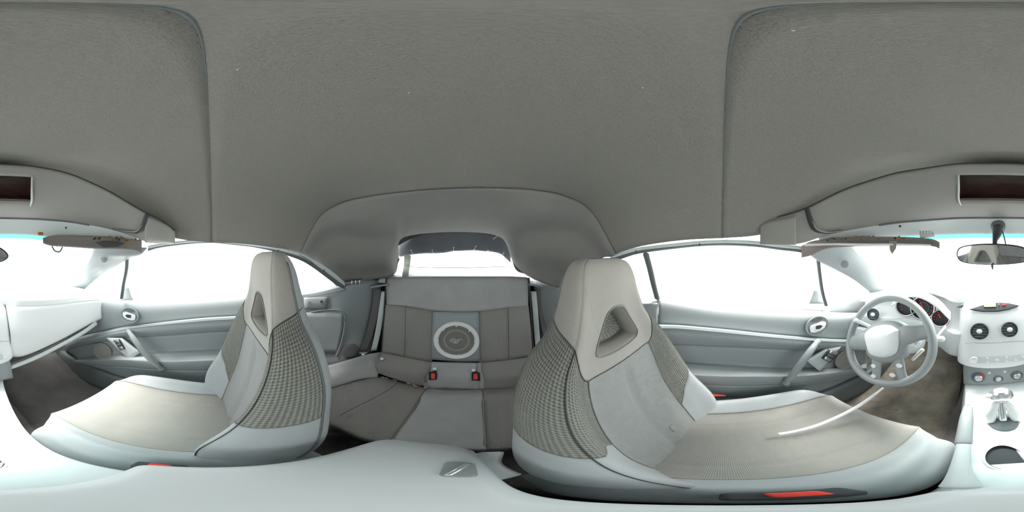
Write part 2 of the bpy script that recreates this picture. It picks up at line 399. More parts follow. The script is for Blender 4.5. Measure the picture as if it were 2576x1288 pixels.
# parcel shelf behind the rear seat
sh = sheet('parcel_shelf', [[(-.46, -.87, .80), (0, -.87, .805), (.46, -.87, .80)], [(-.46, -1.0, .825), (0, -1.0, .83), (.46, -1.0, .825)], [(-.46, -1.17, .853), (0, -1.17, .86), (.46, -1.17, .853)]],
           M['silver'], None, 3, 3, .02)
tag(sh, 'bright shelf between the rear seat back and rear window', 'shelf')

# ================================================================ quarter panels
QP = [(.668, -.25, .755, .20), (.665, -.35, .748, .20), (.655, -.48, .745, .2), (.60, -.60, .765, .22), (.555, -.67, .785, .3), (.51, -.75, .79, .31), (.475, -.83, .788, .31), (.455, -.93, .786, .31)]
def quarter(sg, nm, lb):
    q = T(nm, lb, 'panel', (sg*.66, -.6, .2), kind='structure')
    rows = []
    def row(off, f, dz=0):
        return [(sg*(X+off), Y-off*.5, f(zt, zb)+dz) for X, Y, zt, zb in QP]
    rows = [row(.09, lambda a, b: a, .012), row(.03, lambda a, b: a, .010), row(.006, lambda a, b: a, -.002), row(0, lambda a, b: a, -.02),
            row(-.002, lambda a, b: a*.66+b*.34), row(.006, lambda a, b: a*.33+b*.67), row(.0, lambda a, b: b), row(.0, lambda a, b: b, -.22)]
    sheet('inner_panel', rows, M['plastic'], q, 4, 6, .012)
    return q
WL = quarter(-1, 'wall_left', "grey rear side trim panel behind the driver's seat")
WR = quarter(1, 'wall_right', 'grey rear side trim panel behind the passenger seat')
def wallhit(x, y, sg=1, off=0.0):
    d = ray(x, y); P = [(sg*X, Y) for X, Y, _, _ in QP]
    for (ax, ay), (bx, by) in zip(P[:-1], P[1:]):
        den = d[0]*(by-ay)-d[1]*(bx-ax)
        if abs(den) < 1e-9: continue
        t = ((ax-CAM[0])*(by-ay)-(ay-CAM[1])*(bx-ax))/den
        s = ((CAM[0]+t*d[0]-ax)/(bx-ax) if abs(bx-ax) > 1e-4 else (t*d[1]-ay)/(by-ay))
        if t > 0 and -.02 <= s <= 1.02:
            return C0+d*(t-off/math.hypot(d[0], d[1]))
    return pR(x, y, .8)
# features of the passenger-side panel
outl = [(778, 786), (810, 780), (846, 779), (862, 785), (868, 798), (866, 825), (860, 855), (852, 880), (845, 895)]
tube('pocket_outline', [wallhit(x, y, 1, .004) for x, y in outl], .004, M['plastic'], WR, seg=8)
sheet('pocket_panel', [[wallhit(x, 786+(x > 850)*4, 1, .004) for x in (760, 800, 840, 862)], [wallhit(x, 835, 1, .006) for x in (760, 800, 835, 860)], [wallhit(x, 890, 1, .004) for x in (760, 800, 830, 846)]], M['plastic'], WR, 4, 4, .004)
sheet('switch_plate', [[wallhit(x, y, 1, .008) for x, y in ((765, 749), (795, 748), (826, 747))], [wallhit(x, y, 1, .012) for x, y in ((765, 763), (795, 763), (825, 764))], [wallhit(x, y, 1, .008) for x, y in ((765, 778), (795, 778), (822, 777))]], M['plastic'], WR, 3, 3, .006)
a = wallhit(809, 759, 1, .014); nrm = C0-a
lathe('lock_knob', [(.0085, -.004), (.0085, .003), (.006, .004), (.0045, .001), (0, .001)], a, nrm, M['dark'], WR)
a = wallhit(778, 760, 1, .014); box('slot', a, (.012, .006, .004), M['dark'], WR, .001)
a = wallhit(881, 882, 1, .004); lathe('speaker_grille', [(.052, -.004), (.052, .003), (.046, .006), (.02, .004), (0, .004)], a, (-.85, .5, .15), M['belt'], WR, label='round dark speaker grille')
tube('top_ledge_line', [wallhit(x, y, 1, .006) for x, y in ((770, 748), (830, 738), (872, 729))], .002, M['plasticd'], WR, seg=6)
for sg, wl in ((1, WR), (-1, WL)):   # hinge clips of the roof mechanism in the notch
    for k in range(3):
        p = np.array((sg*(.53-.012*k), -.70-.02*k, .80))
        box('hinge_clip', p, (.006, .018, .02), M['satin'], wl, .001, rot=(0, 0, sg*.6))
    tube('hinge_bar', [(sg*.545, -.665, .798), (sg*.50, -.755, .803)], .003, M['satin'], wl, seg=8)
    tube('hinge_bar', [(sg*.545, -.665, .812), (sg*.50, -.755, .816)], .003, M['dark'], wl, seg=8)

# outer body skin that closes the cabin below the windows
bs = T('wall_front', 'white car body around the cabin seen from inside', 'car body', (0, 0, -.1), kind='structure')
sheet('body_side', [[(-.74, Y, .73) for Y in (-1.6, -.7, 0, .7, 1.5)], [(-.80, Y, .4) for Y in (-1.6, -.7, 0, .7, 1.5)], [(-.76, Y, -.05) for Y in (-1.6, -.7, 0, .7, 1.5)]], M['body'], bs, 3, 3, .02, face=(-3, 0, .5))
sheet('body_side', [[(.74, Y, .73) for Y in (-1.6, -.7, 0, .7, 1.5)], [(.80, Y, .4) for Y in (-1.6, -.7, 0, .7, 1.5)], [(.76, Y, -.05) for Y in (-1.6, -.7, 0, .7, 1.5)]], M['body'], bs, 3, 3, .02, face=(3, 0, .5))
sheet('underbody', [[(x, Y, -.04) for x in (-.76, 0, .76)] for Y in (-1.6, 0, 1.5)], M['black'], bs, 2, 2, .02, face=(0, 0, -3))
sheet('firewall', [[(x, 1.30, .72) for x in (-.74, 0, .74)], [(x, 1.30, -.04) for x in (-.76, 0, .76)]], M['black'], bs, 2, 2, .02, face=(0, 3, .3))
sheet('tail_panel', [[(x, -1.6, .80) for x in (-.74, 0, .74)], [(x, -1.6, -.04) for x in (-.76, 0, .76)]], M['body'], bs, 2, 2, .02, face=(0, -3, .3))
sheet('tail_lid', [[(x, Y, z) for x in (-.74, 0, .74)] for Y, z in ((-1.18, .835), (-1.4, .83), (-1.6, .80))], M['body'], bs, 3, 3, .02, face=(0, -1.4, 3))
# ================================================================ floor (setting)
fl = T('floor', 'dark grey carpet on the car floor', 'floor', (0, 0, .05), kind='structure')
rows = []
for Y, z in ((-.95, .10), (-.5, .08), (-.3, .06), (.2, .05), (.7, .07), (.9, .16), (1.15, .45), (1.2, .60)):
    rows.append([(-.70, Y, z+.12), (-.64, Y, z+.02), (-.5, Y, z), (-.3, Y, z), (-.13, Y, z+.02), (-.07, Y, z+.12), (.07, Y, z+.12), (.13, Y, z+.02), (.3, Y, z), (.5, Y, z), (.64, Y, z+.02), (.70, Y, z+.12)])
sheet('carpet', rows, M['carpet'], fl, 4, 3, .01)
fm = sheet('floor_mat', [[(-.60, .35, .062), (-.4, .35, .058), (-.16, .35, .062)], [(-.60, .68, .080), (-.4, .68, .076), (-.16, .68, .08)], [(-.58, .92, .20), (-.4, .92, .20), (-.16, .92, .20)], [(-.56, 1.05, .36), (-.4, 1.05, .36), (-.16, 1.05, .36)]], M['matd'], None, 4, 3, .008)
tag(fm, "dusty brown-grey floor mat in the driver's footwell with dirt", 'mat')
fm = sheet('floor_mat', [[(.60, .35, .062), (.4, .35, .058), (.16, .35, .062)], [(.60, .68, .080), (.4, .68, .076), (.16, .68, .08)], [(.58, .92, .20), (.4, .92, .20), (.16, .92, .20)]], M['carpet'], None, 4, 3, .008)
tag(fm, 'clean dark floor mat in the passenger footwell', 'mat')
for k in range(16):
    x = random.uniform(2180, 2400); y = random.uniform(950, 1060)
    p = pY(x, y, .8)
    p = C0 + ray(x, y)*((.085-.95)/ray(x, y)[2])
    if p[1] > .68: p[1] = min(p[1], .9); p[2] = .09+(p[1]-.68)*.5+.006
    tube('crumb', [p, p+np.array((random.uniform(-.02, .02), random.uniform(-.02, .02), .003))], random.uniform(.001, .003), M['foam'] if k % 3 == 0 else M['seaml'], fl, seg=6, n=2, flat=.5)

# ================================================================ windscreen header
HC = [1912, 1936, 1975, 2015, 2040, 2060, 2107, 2130, 2250, 2400, 2412, 2534, 2656, 2670, 2750, 2850, 2869, 2906, 2925, 2946, 2990, 3016]
HU = [560, 549, 542, 530, 519, 508, 484, 473, 435, 412.5, 411.5, 411, 417, 419.5, 435, 480, 491, 515, 527, 539, 555, 579]
HL = [614, 614, 615, 616, 606, 597, 584, 580, 560, 549, 548.5, 548, 550.5, 551, 557, 575, 581, 592, 604, 612, 612, 612]
RU = [.445, .44, .435, .43, .425, .42, .416, .415, .40, .385, .384, .38, .40, .405, .42, .455, .463, .478, .486, .495, .52, .53]
RL = [.455, .455, .455, .456, .46, .465, .48, .485, .52, .55, .552, .56, .575, .58, .59, .60, .60, .60, .60, .60, .60, .595]
def hdr(x, t):
    u = np.interp(x, HC, HU); l = np.interp(x, HC, HL); ru = np.interp(x, HC, RU); rl = np.interp(x, HC, RL)
    r = ru+(rl-ru)*t; 
    e0 = math.tan(math.radians((644-u)*KX))*ru; e1 = math.tan(math.radians((644-l)*KX))*rl
    h = e0+(e1-e0)*t - .018*math.sin(PI*t)
    a = math.radians((x-FWD)*KX)
    return C0+np.array((r*math.sin(a), r*math.cos(a), h))
hd = T('windscreen_header', 'smooth grey curved trim over the windscreen with open storage box', 'header', tuple(hdr(2534, 1)))
xs = sorted(set(list(np.arange(1912, 2412, 12.5))+[2412]+list(np.linspace(2412, 2656, 21))+list(np.arange(2656, 3016, 12.0))+[3016]))
ts = [0, .05, .10, .14, .3, .42, .50, .6, .7, .8, .9, .96, 1.0]
A = np.array([[hdr(x, t) for x in xs] for t in ts])
# smooth along the width
for _ in range(6): A[:, 1:-1] = A[:, 1:-1]*.5+.25*(A[:, :-2]+A[:, 2:])
def hskip(i, j): return ts[i] >= .139 and ts[i+1] <= .501 and xs[j] >= 2411.9 and xs[j+1] <= 2656.1
sheet('header_shell', None, M['trim'], hd, A=A, thick=.006, skip=hskip)
jx = [j for j, x in enumerate(xs) if 2411.9 <= x <= 2656.1]; i0, i1 = ts.index(.14), ts.index(.50)
def deeper(P, d, up=0.02):
    v = P-C0; v = v/np.linalg.norm(v); return P+v*d+np.array((0, 0, up))
loop = [A[i0, j] for j in jx]+[A[i, jx[-1]] for i in range(i0+1, i1+1)]+[A[i1, j] for j in jx[::-1][1:]]+[A[i, jx[0]] for i in range(i1-1, i0, -1)]
L0 = np.array(loop); cen = L0.mean(0)
rim0 = L0; rim1 = deeper(0, 0) if False else np.array([deeper(p, .012, .0) for p in L0*.985+cen*.015]); rim2 = np.array([deeper(p, .07, .015) for p in L0*.94+cen*.06])
rim3 = np.array([p*.5+rim2.mean(0)*.5 for p in rim2]); rim4 = np.array([rim2.mean(0)+(p-rim2.mean(0))*.02 for p in rim2])
AA = np.array([np.vstack([r, r[:1]]) for r in (rim0, rim1, rim2, rim3, rim4)])
sheet('storage_box', None, M['brown'], hd, A=AA, thick=.003, label='dark reddish brown open storage recess', smooth=False)
tube('box_hinge', [deeper(A[i0, jx[-1]], -.003, 0), deeper(A[(i0+i1)//2, jx[-1]], -.004, 0), deeper(A[i1, jx[-1]], -.003, 0), deeper(hdr(2652, .62), -.003, 0)], [.002, .003, .004, .002], M['pale'], hd, seg=8)
tube('box_hinge', [deeper(A[i0, jx[0]], -.003, 0), deeper(A[(i0+i1)//2, jx[0]], -.004, 0), deeper(A[i1, jx[0]], -.003, 0), deeper(hdr(2418, .62), -.003, 0)], [.002, .003, .003, .002], M['pale'], hd, seg=8)
tube('header_lip', [deeper(A[-1, j], -.001, 0) for j in range(24, len(xs)-16, 4)], .0035, M['plasticd'], hd, seg=8)
tube('header_back_edge', [deeper(A[0, j], -.001, 0) for j in range(0, len(xs), 3)], .002, M['seam'], hd, seg=8)
for s in ([(2030, .02), (2040, .3), (2052, .55), (2080, .85), (2118, .98)], [(2946, .02), (2936, .3), (2922, .55), (2895, .8), (2860, .98)]):
    tube('latch_slot', [deeper(hdr(x, t), -.003, 0) for x, t in s], [.008, .010, .009, .006, .004], M['dark'], hd, seg=10, flat=.6)
    tube('latch_lever', [deeper(hdr(x+(3 if x < 2500 else -3), t), -.010, 0) for x, t in s[1:]], [.003, .006, .006, .004], M['trim'], hd, seg=10, flat=.4)
# end caps beside the header
for sx in ((1912, 1927, 1945, 1975, 2003), (3016, 3008, 2998, 2968, 2940)):
    rows = [[deeper(hdr(x, t), -.006-.004*math.sin(PI*k/4), -.001) for k, x in enumerate(sx)] for t in (.05, .3, .6, .85, .99)]
    sheet('corner_cover', rows, M['trim'], hd, 4, 4, .006)
# strip between header and glass
SXx = [2060, 2107, 2180, 2250, 2330, 2420, 2500, 2576, 2650, 2688, 2760, 2830, 2880, 2920]
SU = [590, 584, 572, 561, 553, 548.5, 548, 549.5, 554, 558, 567, 577, 584, 590]
SL = [606, 604, 600, 596, 592, 589, 588, 589, 591, 595, 599, 603, 606, 608]
rows = [[hdr(x, .985) for x in SXx], [pR(x, (u+l)/2, np.interp(x, HC, RL)+.022) for x, u, l in zip(SXx, SU, SL)], [pR(x, l, np.interp(x, HC, RL)+.04) for x, l in zip(SXx, SL)]]
ws = sheet('windscreen_header_strip', rows, M['pale'], None, 5, 6, .01); tag(ws, 'pale inner frame strip along the top of the windscreen', 'frame')
cl = T('visor_clip', "small white clip with four dots above the driver's sun visor", 'clip', tuple(pR(2335, 592, .52)))
sheet('clip_body', [[pR(2313, 581, .525), pR(2345, 581, .525)], [pR(2314, 598, .52), pR(2352, 594, .52)]], M['pale'], cl, 2, 2, .006)
for k in range(4):
    a = pR(2319+k*7.5, 583.5, .518); lathe('dot', [(0, .003), (.0028, .002), (.003, 0)], a, C0-a, M['white'], cl, seg=10)
cl = box('visor_clip', pR(102, 588, .60), (.02, .008, .012), M['foam'], None, .002); tag(cl, 'yellowed clip stub above the passenger sun visor', 'clip')
for x, y, lb in ((2264, 569, "tiny dark screw hole above the driver's visor"), (166, 573, 'tiny dark screw hole above the passenger visor')):
    a = pR(x, y, .52 if x > 1000 else .59); o = lathe('screw', [(.004, -.002), (.004, .001), (0, .0015)], a, C0-a, M['dark'], None, seg=14); tag(o, lb, 'screw')

# ================================================================ A pillars, windows
def strip3(name, left, right, rl, rr, m, parent, bulge=.012, thick=.008, n=6):
    rows = []
    for (a, b, r0, r1) in zip(left, right, rl, rr):
        p, q = pR(*a, r0), pR(*b, r1); mid = (p+q)/2; v = C0-mid; v /= np.linalg.norm(v)
        rows.append([p, p*.75+q*.25+v*bulge*.8, mid+v*bulge, p*.25+q*.75+v*bulge*.8, q])
    return sheet(name, rows, m, parent, n, 4, thick)
# driver pillar
pl = T('pillar', 'pale grey windscreen pillar beside the steering wheel', 'pillar', tuple(pR(2215, 745, .98)))
strip3('pillar_cover', [(2035, 640), (2062, 659), (2110, 683), (2145, 702), (2172, 722), (2200, 748)], [(2132, 600), (2150, 625), (2172, 650), (2195, 680), (2215, 705), (2250, 748)], [.52, .58, .70, .80, .88, .96], [.54, .62, .74, .84, .92, 1.0], M['plastic'], pl)
a = pR(2125, 665, .63); lathe('round_cap', [(.016, -.003), (.0155, .003), (.012, .0045), (0, .005)], a, C0-a, M['plastic'], pl)
tube('pillar_groove', [pR(2076, 658, .60), pR(2105, 650, .615), (pR(2140, 628, .61))], .0015, M['plasticd'], pl, seg=6)
pr = T('pillar', 'pale grey windscreen pillar beside the passenger dash', 'pillar', tuple(pR(190, 730, 1.05)))
strip3('pillar_cover', [(370, 625), (352, 642), (322, 652), (290, 672), (255, 692), (212, 728)], [(235, 625), (228, 640), (222, 655), (212, 675), (196, 695), (170, 728)], [.66, .68, .74, .84, .94, 1.06], [.70, .74, .80, .90, 1.0, 1.10], M['plastic'], pr)
a = pR(262, 652, .74); lathe('round_cap', [(.016, -.003), (.0155, .003), (.012, .0045), (0, .005)], a, C0-a, M['plastic'], pr)
# windscreen glass
rows = [[pR(x, l-1, np.interp(x, HC, RL)+.045) for x, l in zip(SXx, SL)]]
base = []
for x in SXx:
    a = math.radians((x-FWD)*KX); 
    r = min(1.28/max(math.cos(a), .05), .78/abs(math.sin(a)) if abs(math.sin(a)) > .01 else 9)
    base.append((CAM[0]+r*math.sin(a), r*math.cos(a), .74))
mid = (np.array(rows[0])+np.array(base))/2+np.array((0, 0, .03))
WA = grid([rows[0], list(mid), base], 8, 4)
o = sheet('window_2', None, M['wind'], None, A=WA, thick=0); o['kind'] = 'structure'; o['label'] = 'windscreen with a cyan shade band along its top'; o['category'] = 'window'
# cowl / bonnet outside, only what shows through the glass
bn = sheet('bonnet', [[(-.75, 1.32, .70), (0, 1.42, .73), (.75, 1.32, .70)], [(-.78, 1.9, .62), (0, 1.95, .67), (.78, 1.9, .62)], [(-.7, 2.4, .42), (0, 2.5, .45), (.7, 2.4, .42)]], M['body'], None, 4, 4, .02, face=(0, 1.5, 3))
tag(bn, 'white bonnet of the car beyond the windscreen', 'bonnet')

def sideglass(nm, sg, lb):
    Ys = [-.36, -.2, 0, .2, .36, .5, .64, .78]
    zt = [.955, .985, 1.0, .998, .965, .90, .83, .755]; Xt = [.56, .565, .565, .565, .585, .61, .64, .68]
    rows = [[(sg*x, y, z) for x, y, z in zip(Xt, Ys, zt)], [(sg*(x*.4+.705*.6), y, z*.45+.745*.55) for x, y, z in zip(Xt, Ys, zt)], [(sg*.715, y, .735) for y in Ys]]
    o = sheet(nm, rows, M['glass'], None, 3, 3, 0); o['kind'] = 'structure'; o['label'] = lb; o['category'] = 'window'
sideglass('window_3', -1, "driver's door window, blown out white")
sideglass('window_4', 1, "passenger's door window, blown out white")
for sg, nm, lb in ((-1, 'window_5', "small rear side window behind the driver's door"), (1, 'window_6', 'small rear side window behind the passenger seat')):
    rows = [[(sg*.56, -.38, .955), (sg*.575, -.5, .91), (sg*.585, -.62, .83), (sg*.59, -.68, .79)], [(sg*.715, -.38, .75), (sg*.70, -.5, .75), (sg*.66, -.62, .765), (sg*.60, -.69, .785)]]
    o = sheet(nm, rows, M['glass'], None, 3, 3, 0); o['kind'] = 'structure'; o['label'] = lb; o['category'] = 'window'
# posts
def post(pts, r, m, lb, flat=.5):
    o = tube('window_post', pts, r, m, None, seg=10, flat=flat); tag(o, lb, 'post'); return o
post([pX(2058, 655, -.60), pX(2062, 690, -.62), pX(2068, 730, -.65), pX(2078, 768, -.68)], .0085, M['plasticd'], "dark upright post in the driver's door window, beside the pillar")
post([pX(320, 648, .60), pX(318, 680, .62), pX(311, 715, .65), pX(306, 750, .68)], .0095, M['plasticd'], 'dark upright post in the passenger door window, beside the pillar')
post([pX(1625, 640, -.56), pX(1636, 680, -.60), pX(1644, 715, -.64), pX(1653, 750, -.68)], .012, M['plasticd'], "dark post at the rear of the driver's door window")
for (x, y, X, lb) in ((2046, 742, -.70, "pale green corner sail behind the driver's window post"), (325, 735, .70, 'pale green corner sail behind the passenger window post')):
    s = 1 if X < 0 else -1
    o = sheet('mirror_sail', [[pX(x+s*2, y-14, X), pX(x+s*18, y-14, X)], [pX(x-s*2, y+2, X), pX(x+s*22, y+2, X)], [pX(x-s*10, y+22, X), pX(x+s*26, y+22, X)]], M['pale'], None, 3, 2, .01)
    tag(o, lb, 'trim')
# outside mirrors
for sg, x, y, lb in ((-1, 2015, 735, "white side mirror outside the driver's window"), (1, 338, 742, 'white side mirror outside the passenger window')):
    a = pX(x, y, sg*.88); t = T('side_mirror', lb, 'mirror', tuple(a+np.array((0, 0, -.07))))
    lathe('mirror_housing', [(0, -.05), (.05, -.045), (.085, -.02), (.09, 0), (.084, .004)], a, (-sg*.35, -1, 0.05), M['body'], t, sx=1.0, sy=.72)
    lathe('mirror_pane', [(.082, .002), (0, .002)], a, (-sg*.35, -1, 0.05), M['mirror'], t, sx=1.0, sy=.72)
    tube('mirror_arm', [a+np.array((0, 0, -.04)), a+np.array((-sg*.10, .05, -.075)), a+np.array((-sg*.16, .06, -.08))], [.02, .016, .02], M['body'], t, seg=10, flat=.6)
# rails over the side windows
def rail(sg, px, rr, lb):
    t = T('roof_side_rail', lb, 'rail', tuple(pR(px[0][0], px[0][2], rr[0])))
    a = [pR(x, u, r) for (x, u, l), r in zip(px, rr)]; b = [pR(x, (u+l)/2, r+.006) for (x, u, l), r in zip(px, rr)]; c = [pR(x, l, r+.014) for (x, u, l), r in zip(px, rr)]
    sheet('weather_strip', [a, b], M['pale'], t, 2, 5, .006)
    sheet('glass_channel', [b, c], M['plasticd'], t, 2, 5, .006)
    for k in (2, 5):
        if k < len(b): box('strip_joint', b[k], (.004, .004, .014), M['dark'], t, .001)
rail(-1, [(1535, 642, 662), (1560, 634, 653), (1600, 624, 640), (1650, 618, 632), (1700, 613.5, 626), (1760, 608, 620), (1820, 605.5, 618), (1880, 607, 620), (1915, 610, 623), (1960, 616, 629), (2005, 620, 634), (2030, 624, 640)],
     [.63, .61, .585, .545, .52, .505, .50, .50, .50, .505, .52, .53], "driver's side roof rail strip above the door window")
rail(1, [(868, 712, 728), (845, 690, 716), (815, 668, 694), (785, 650, 672), (755, 636, 655), (700, 624, 636), (640, 616, 623), (590, 610, 617), (540, 606, 612), (490, 606, 613), (450, 609, 617), (400, 615, 624), (372, 620, 632)],
     [.82, .79, .755, .73, .70, .665, .65, .63, .62, .62, .63, .65, .66], "passenger's side roof rail strip above the door window")

tube('rail_slot', [pR(x, y, r) for x, y, r in ((752, 641, .69), (772, 651, .70), (796, 668, .72))], [.002, .004, .003], M['dark'], [o for o in bpy.data.objects if o.name == 'roof_side_rail.001'][0], seg=8, flat=.4)
# ================================================================ doors (setting)
DX = [.70, .672, .665, .632, .622, .655, .66, .642, .600, .62, .64, .64]
def door(nm, sg, cols, ys, lb):
    d = T(nm, lb, 'door', tuple(pX(cols[2], 900, sg*.66)*np.array((1, 1, 0))+np.array((0, 0, .2))), kind='structure')
    P = [[pX(x, y, sg*X) for x, y in zip(cols, yy)] for yy, X in zip(ys, DX)]
    # straighten: the belt lies outboard
    top = [p+np.array((sg*.03, 0, .004)) for p in P[0]]
    sheet('upper_panel', [top, P[0], P[1], P[2]], M['plastic'], d, 6, 6, .012)
    r3 = [a*.15+b*.85 for a, b in zip(P[2], P[3])]
    sheet('armrest_ridge', [P[2], r3, P[3], P[4], P[5]], M['plastic'], d, 6, 6, .012)
    sheet('middle_panel', [P[5], P[6], P[7]], M['plastic'], d, 6, 6, .012)
    sheet('lower_armrest', [P[7], [a*.2+b*.8 for a, b in zip(P[7], P[8])], P[8], [a*.6+b*.4+np.array((-sg*.004, 0, 0)) for a, b in zip(P[8], P[9])], P[9]], M['plastic'], d, 6, 6, .012)
    low = [p+np.array((sg*.02, 0, -.12)) for p in P[11]]
    sheet('map_pocket', [P[9], P[10], P[11], low], M['plastic'], d, 6, 6, .012)
    tube('upper_seam', [a*.98+b*.02+np.array((-sg*.001, 0, 0)) for a, b in zip(P[2], P[3])], .0018, M['dark'], d, seg=6)
    return d
D1 = door('door_1', -1, [1655, 1720, 1820, 1920, 2020, 2110, 2180],
 [[746, 757, 768, 776, 783, 790, 790], [765, 775, 790, 798, 803, 806, 800], [815, 818, 827, 838, 847, 853, 852], [821, 823, 832, 842, 851, 857, 857],
  [842, 847, 855, 862, 868, 872, 872], [868, 868, 872, 877, 881, 885, 882], [905, 908, 912, 918, 920, 920, 912], [920, 914, 921, 927, 929, 925, 915],
  [932, 942, 948, 948, 946, 936, 925], [950, 962, 970, 970, 964, 950, 935], [990, 998, 998, 990, 975, 960, 945], [1040, 1042, 1040, 1015, 995, 975, 955]],
 "grey driver's door with pull bar and window switches")
D2 = door('door_2', 1, [690, 640, 580, 500, 400, 300, 205, 165],
 [[735, 738, 742, 748, 752, 756, 756, 752], [752, 755, 762, 768, 775, 780, 780, 776], [790, 792, 795, 800, 811, 824, 845, 862], [795, 797, 800, 805, 815, 828, 851, 868],
  [815, 816, 820, 825, 833, 840, 861, 876], [830, 831, 833, 838, 846, 852, 871, 884], [868, 869, 871, 876, 880, 880, 890, 896], [880, 881, 881, 884, 888, 892, 900, 903],
  [904, 905, 906, 909, 911, 905, 908, 910], [925, 925, 930, 932, 930, 922, 920, 918], [950, 950, 955, 958, 952, 938, 930, 925], [1010, 1010, 1010, 1004, 985, 958, 945, 935]],
 'grey passenger door with pull bar and round speaker')
def doorbits(d, sg, bar, barends, plate, sw, rel, relr):
    # diagonal pull bar
    pts = [pX(x, y, sg*X) for x, y, X in bar]
    tube('pull_bar', pts, [.011, .014, .0145, .014, .011], M['plastic'], d, seg=14, label='pale grey diagonal pull bar')
    tube('bar_foot', [pts[-1], pX(barends[0], barends[1], sg*.635)], [.014, .018], M['plastic'], d, seg=12)
    tube('bar_foot', [pts[0], pX(barends[2], barends[3], sg*.655)], [.012, .016], M['plastic'], d, seg=12)
    # switch plate
    (c1, c2, c3, c4) = plate
    q = [pX(*c, sg*.62) for c in (c1, c2, c3, c4)]
    rows = [[q[0], q[1]], [q[3], q[2]]]
    sp = sheet('switch_plate', rows, M['pale'], d, 6, 6, .014)
    bm = bmesh.new(); 
    q = [pX(*c, sg*.613) for c in sw]; 
    bz = sheet('switch_bezel', [[q[0], q[1]], [q[3], q[2]]], M['dark'], d, 4, 4, .012)
    for k in range(3):
        f0 = (k+.12)/3; f1 = (k+.88)/3
        a0 = q[0]*(1-f0)+q[3]*f0; a1 = q[1]*(1-f0)+q[2]*f0; b0 = q[0]*(1-f1)+q[3]*f1; b1 = q[1]*(1-f1)+q[2]*f1
        o = np.array((-sg*.004, 0, .002)); mid = ((a0+b0)/2+(a1+b1)/2)/2
        sheet('rocker', [[a0*.85+a1*.15+o, a0*.15+a1*.85+o], [b0*.85+b1*.15+o, b0*.15+b1*.85+o]], M['satin'] if k != 1 else M['plasticd'], d, 3, 3, .004)
    # inner release handle in an oval recess
    a = pX(*rel, sg*.655)
    lathe('release_recess', [(relr*1.16, -.002), (relr*1.14, .004), (relr, .003), (relr*.9, -.006), (0, -.010)], a, (-sg, 0, .12), M['plastic'], d, sx=1.05, sy=.86, seg=40)
    pr_ = [(-.85, -.52), (-.92, .1), (-.80, .42), (-.2, .52), (.5, .62), (.88, .5), (.97, .1), (.75, -.35), (.2, -.62), (-.4, -.68)]
    if sg > 0: pass
    lx = -1 if sg < 0 else 1
    prism('release_lever', [(x*relr*.92*lx*-1, y*relr*.72) for x, y in pr_], .006, a+np.array((-sg*.008, 0, -.003)), (-sg, 0, .12), M['streak'], d, .0015, label='bright silver release lever')
    prism('lever_gap', [(x*lx*-1, y) for x, y in ((-.012, -.007), (-.012, .009), (.008, .009), (.019, .004), (.017, -.003), (.006, -.009))], .003, a+np.array((-sg*.0105, 0, -.003)), (-sg, 0, .12), M['dark'], d, 0)
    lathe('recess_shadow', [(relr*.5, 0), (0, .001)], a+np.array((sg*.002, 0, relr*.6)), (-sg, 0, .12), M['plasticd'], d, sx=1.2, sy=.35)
doorbits(D1, -1, [(2054, 862, .60), (2038, 884, .575), (2015, 915, .57), (1994, 943, .575), (1976, 962, .595)], (1978, 966, 2058, 858),
         ((2078, 880), (2116, 872), (2062, 934), (2030, 908)), ((2086, 880), (2110, 888), (2088, 913), (2068, 902)), (2056, 820), .048)
doorbits(D2, 1, [(325, 835, .60), (340, 857, .575), (362, 885, .57), (385, 910, .575), (405, 927, .595)], (410, 929, 322, 832),
         ((267, 850), (305, 852), (352, 888), (325, 905)), ((285, 856), (300, 854), (314, 878), (302, 882)), (326, 793), .043)
a = pX(256, 884, .637); lathe('door_speaker', [(.062, -.01), (.062, .002), (.055, .005), (.05, .002), (.03, .004), (0, .005)], a, (-1, -.1, .15), M['trim'], D2, label='round taupe speaker grille', sx=1, sy=.95)
a = pX(2128, 905, -.637); lathe('door_speaker', [(.062, -.01), (.062, .002), (.055, .005), (.05, .002), (.03, .004), (0, .005)], a, (1, -.1, .15), M['trim'], D1, label='round taupe speaker grille')
# body edge behind the driver's door
o = sheet('door_seal', [[pX(1652, 752, -.70), pX(1662, 758, -.70)], [pX(1650, 790, -.67), pX(1660, 790, -.67)], [pX(1662, 850, -.67), pX(1674, 850, -.67)], [pX(1690, 940, -.665), pX(1700, 930, -.665)]], M['dark'], D1, 5, 2, .01)
# sills
for sg, x0 in ((-1, "driver's"), (1, "passenger's")):
    o = sheet('sill', [[(sg*.70, y, .16) for y in (-.30, 0, .4, .9)], [(sg*.635, y, .20) for y in (-.30, 0, .4, .9)], [(sg*.60, y, .19) for y in (-.30, 0, .4, .9)], [(sg*.585, y, .05) for y in (-.30, 0, .4, .9)]], M['plasticd'], None, 4, 4, .012)
    o.name = 'trim_1' if sg < 0 else 'trim_2'; o['kind'] = 'structure'; o['label'] = 'dark plastic sill under the '+x0+' door'; o['category'] = 'sill'

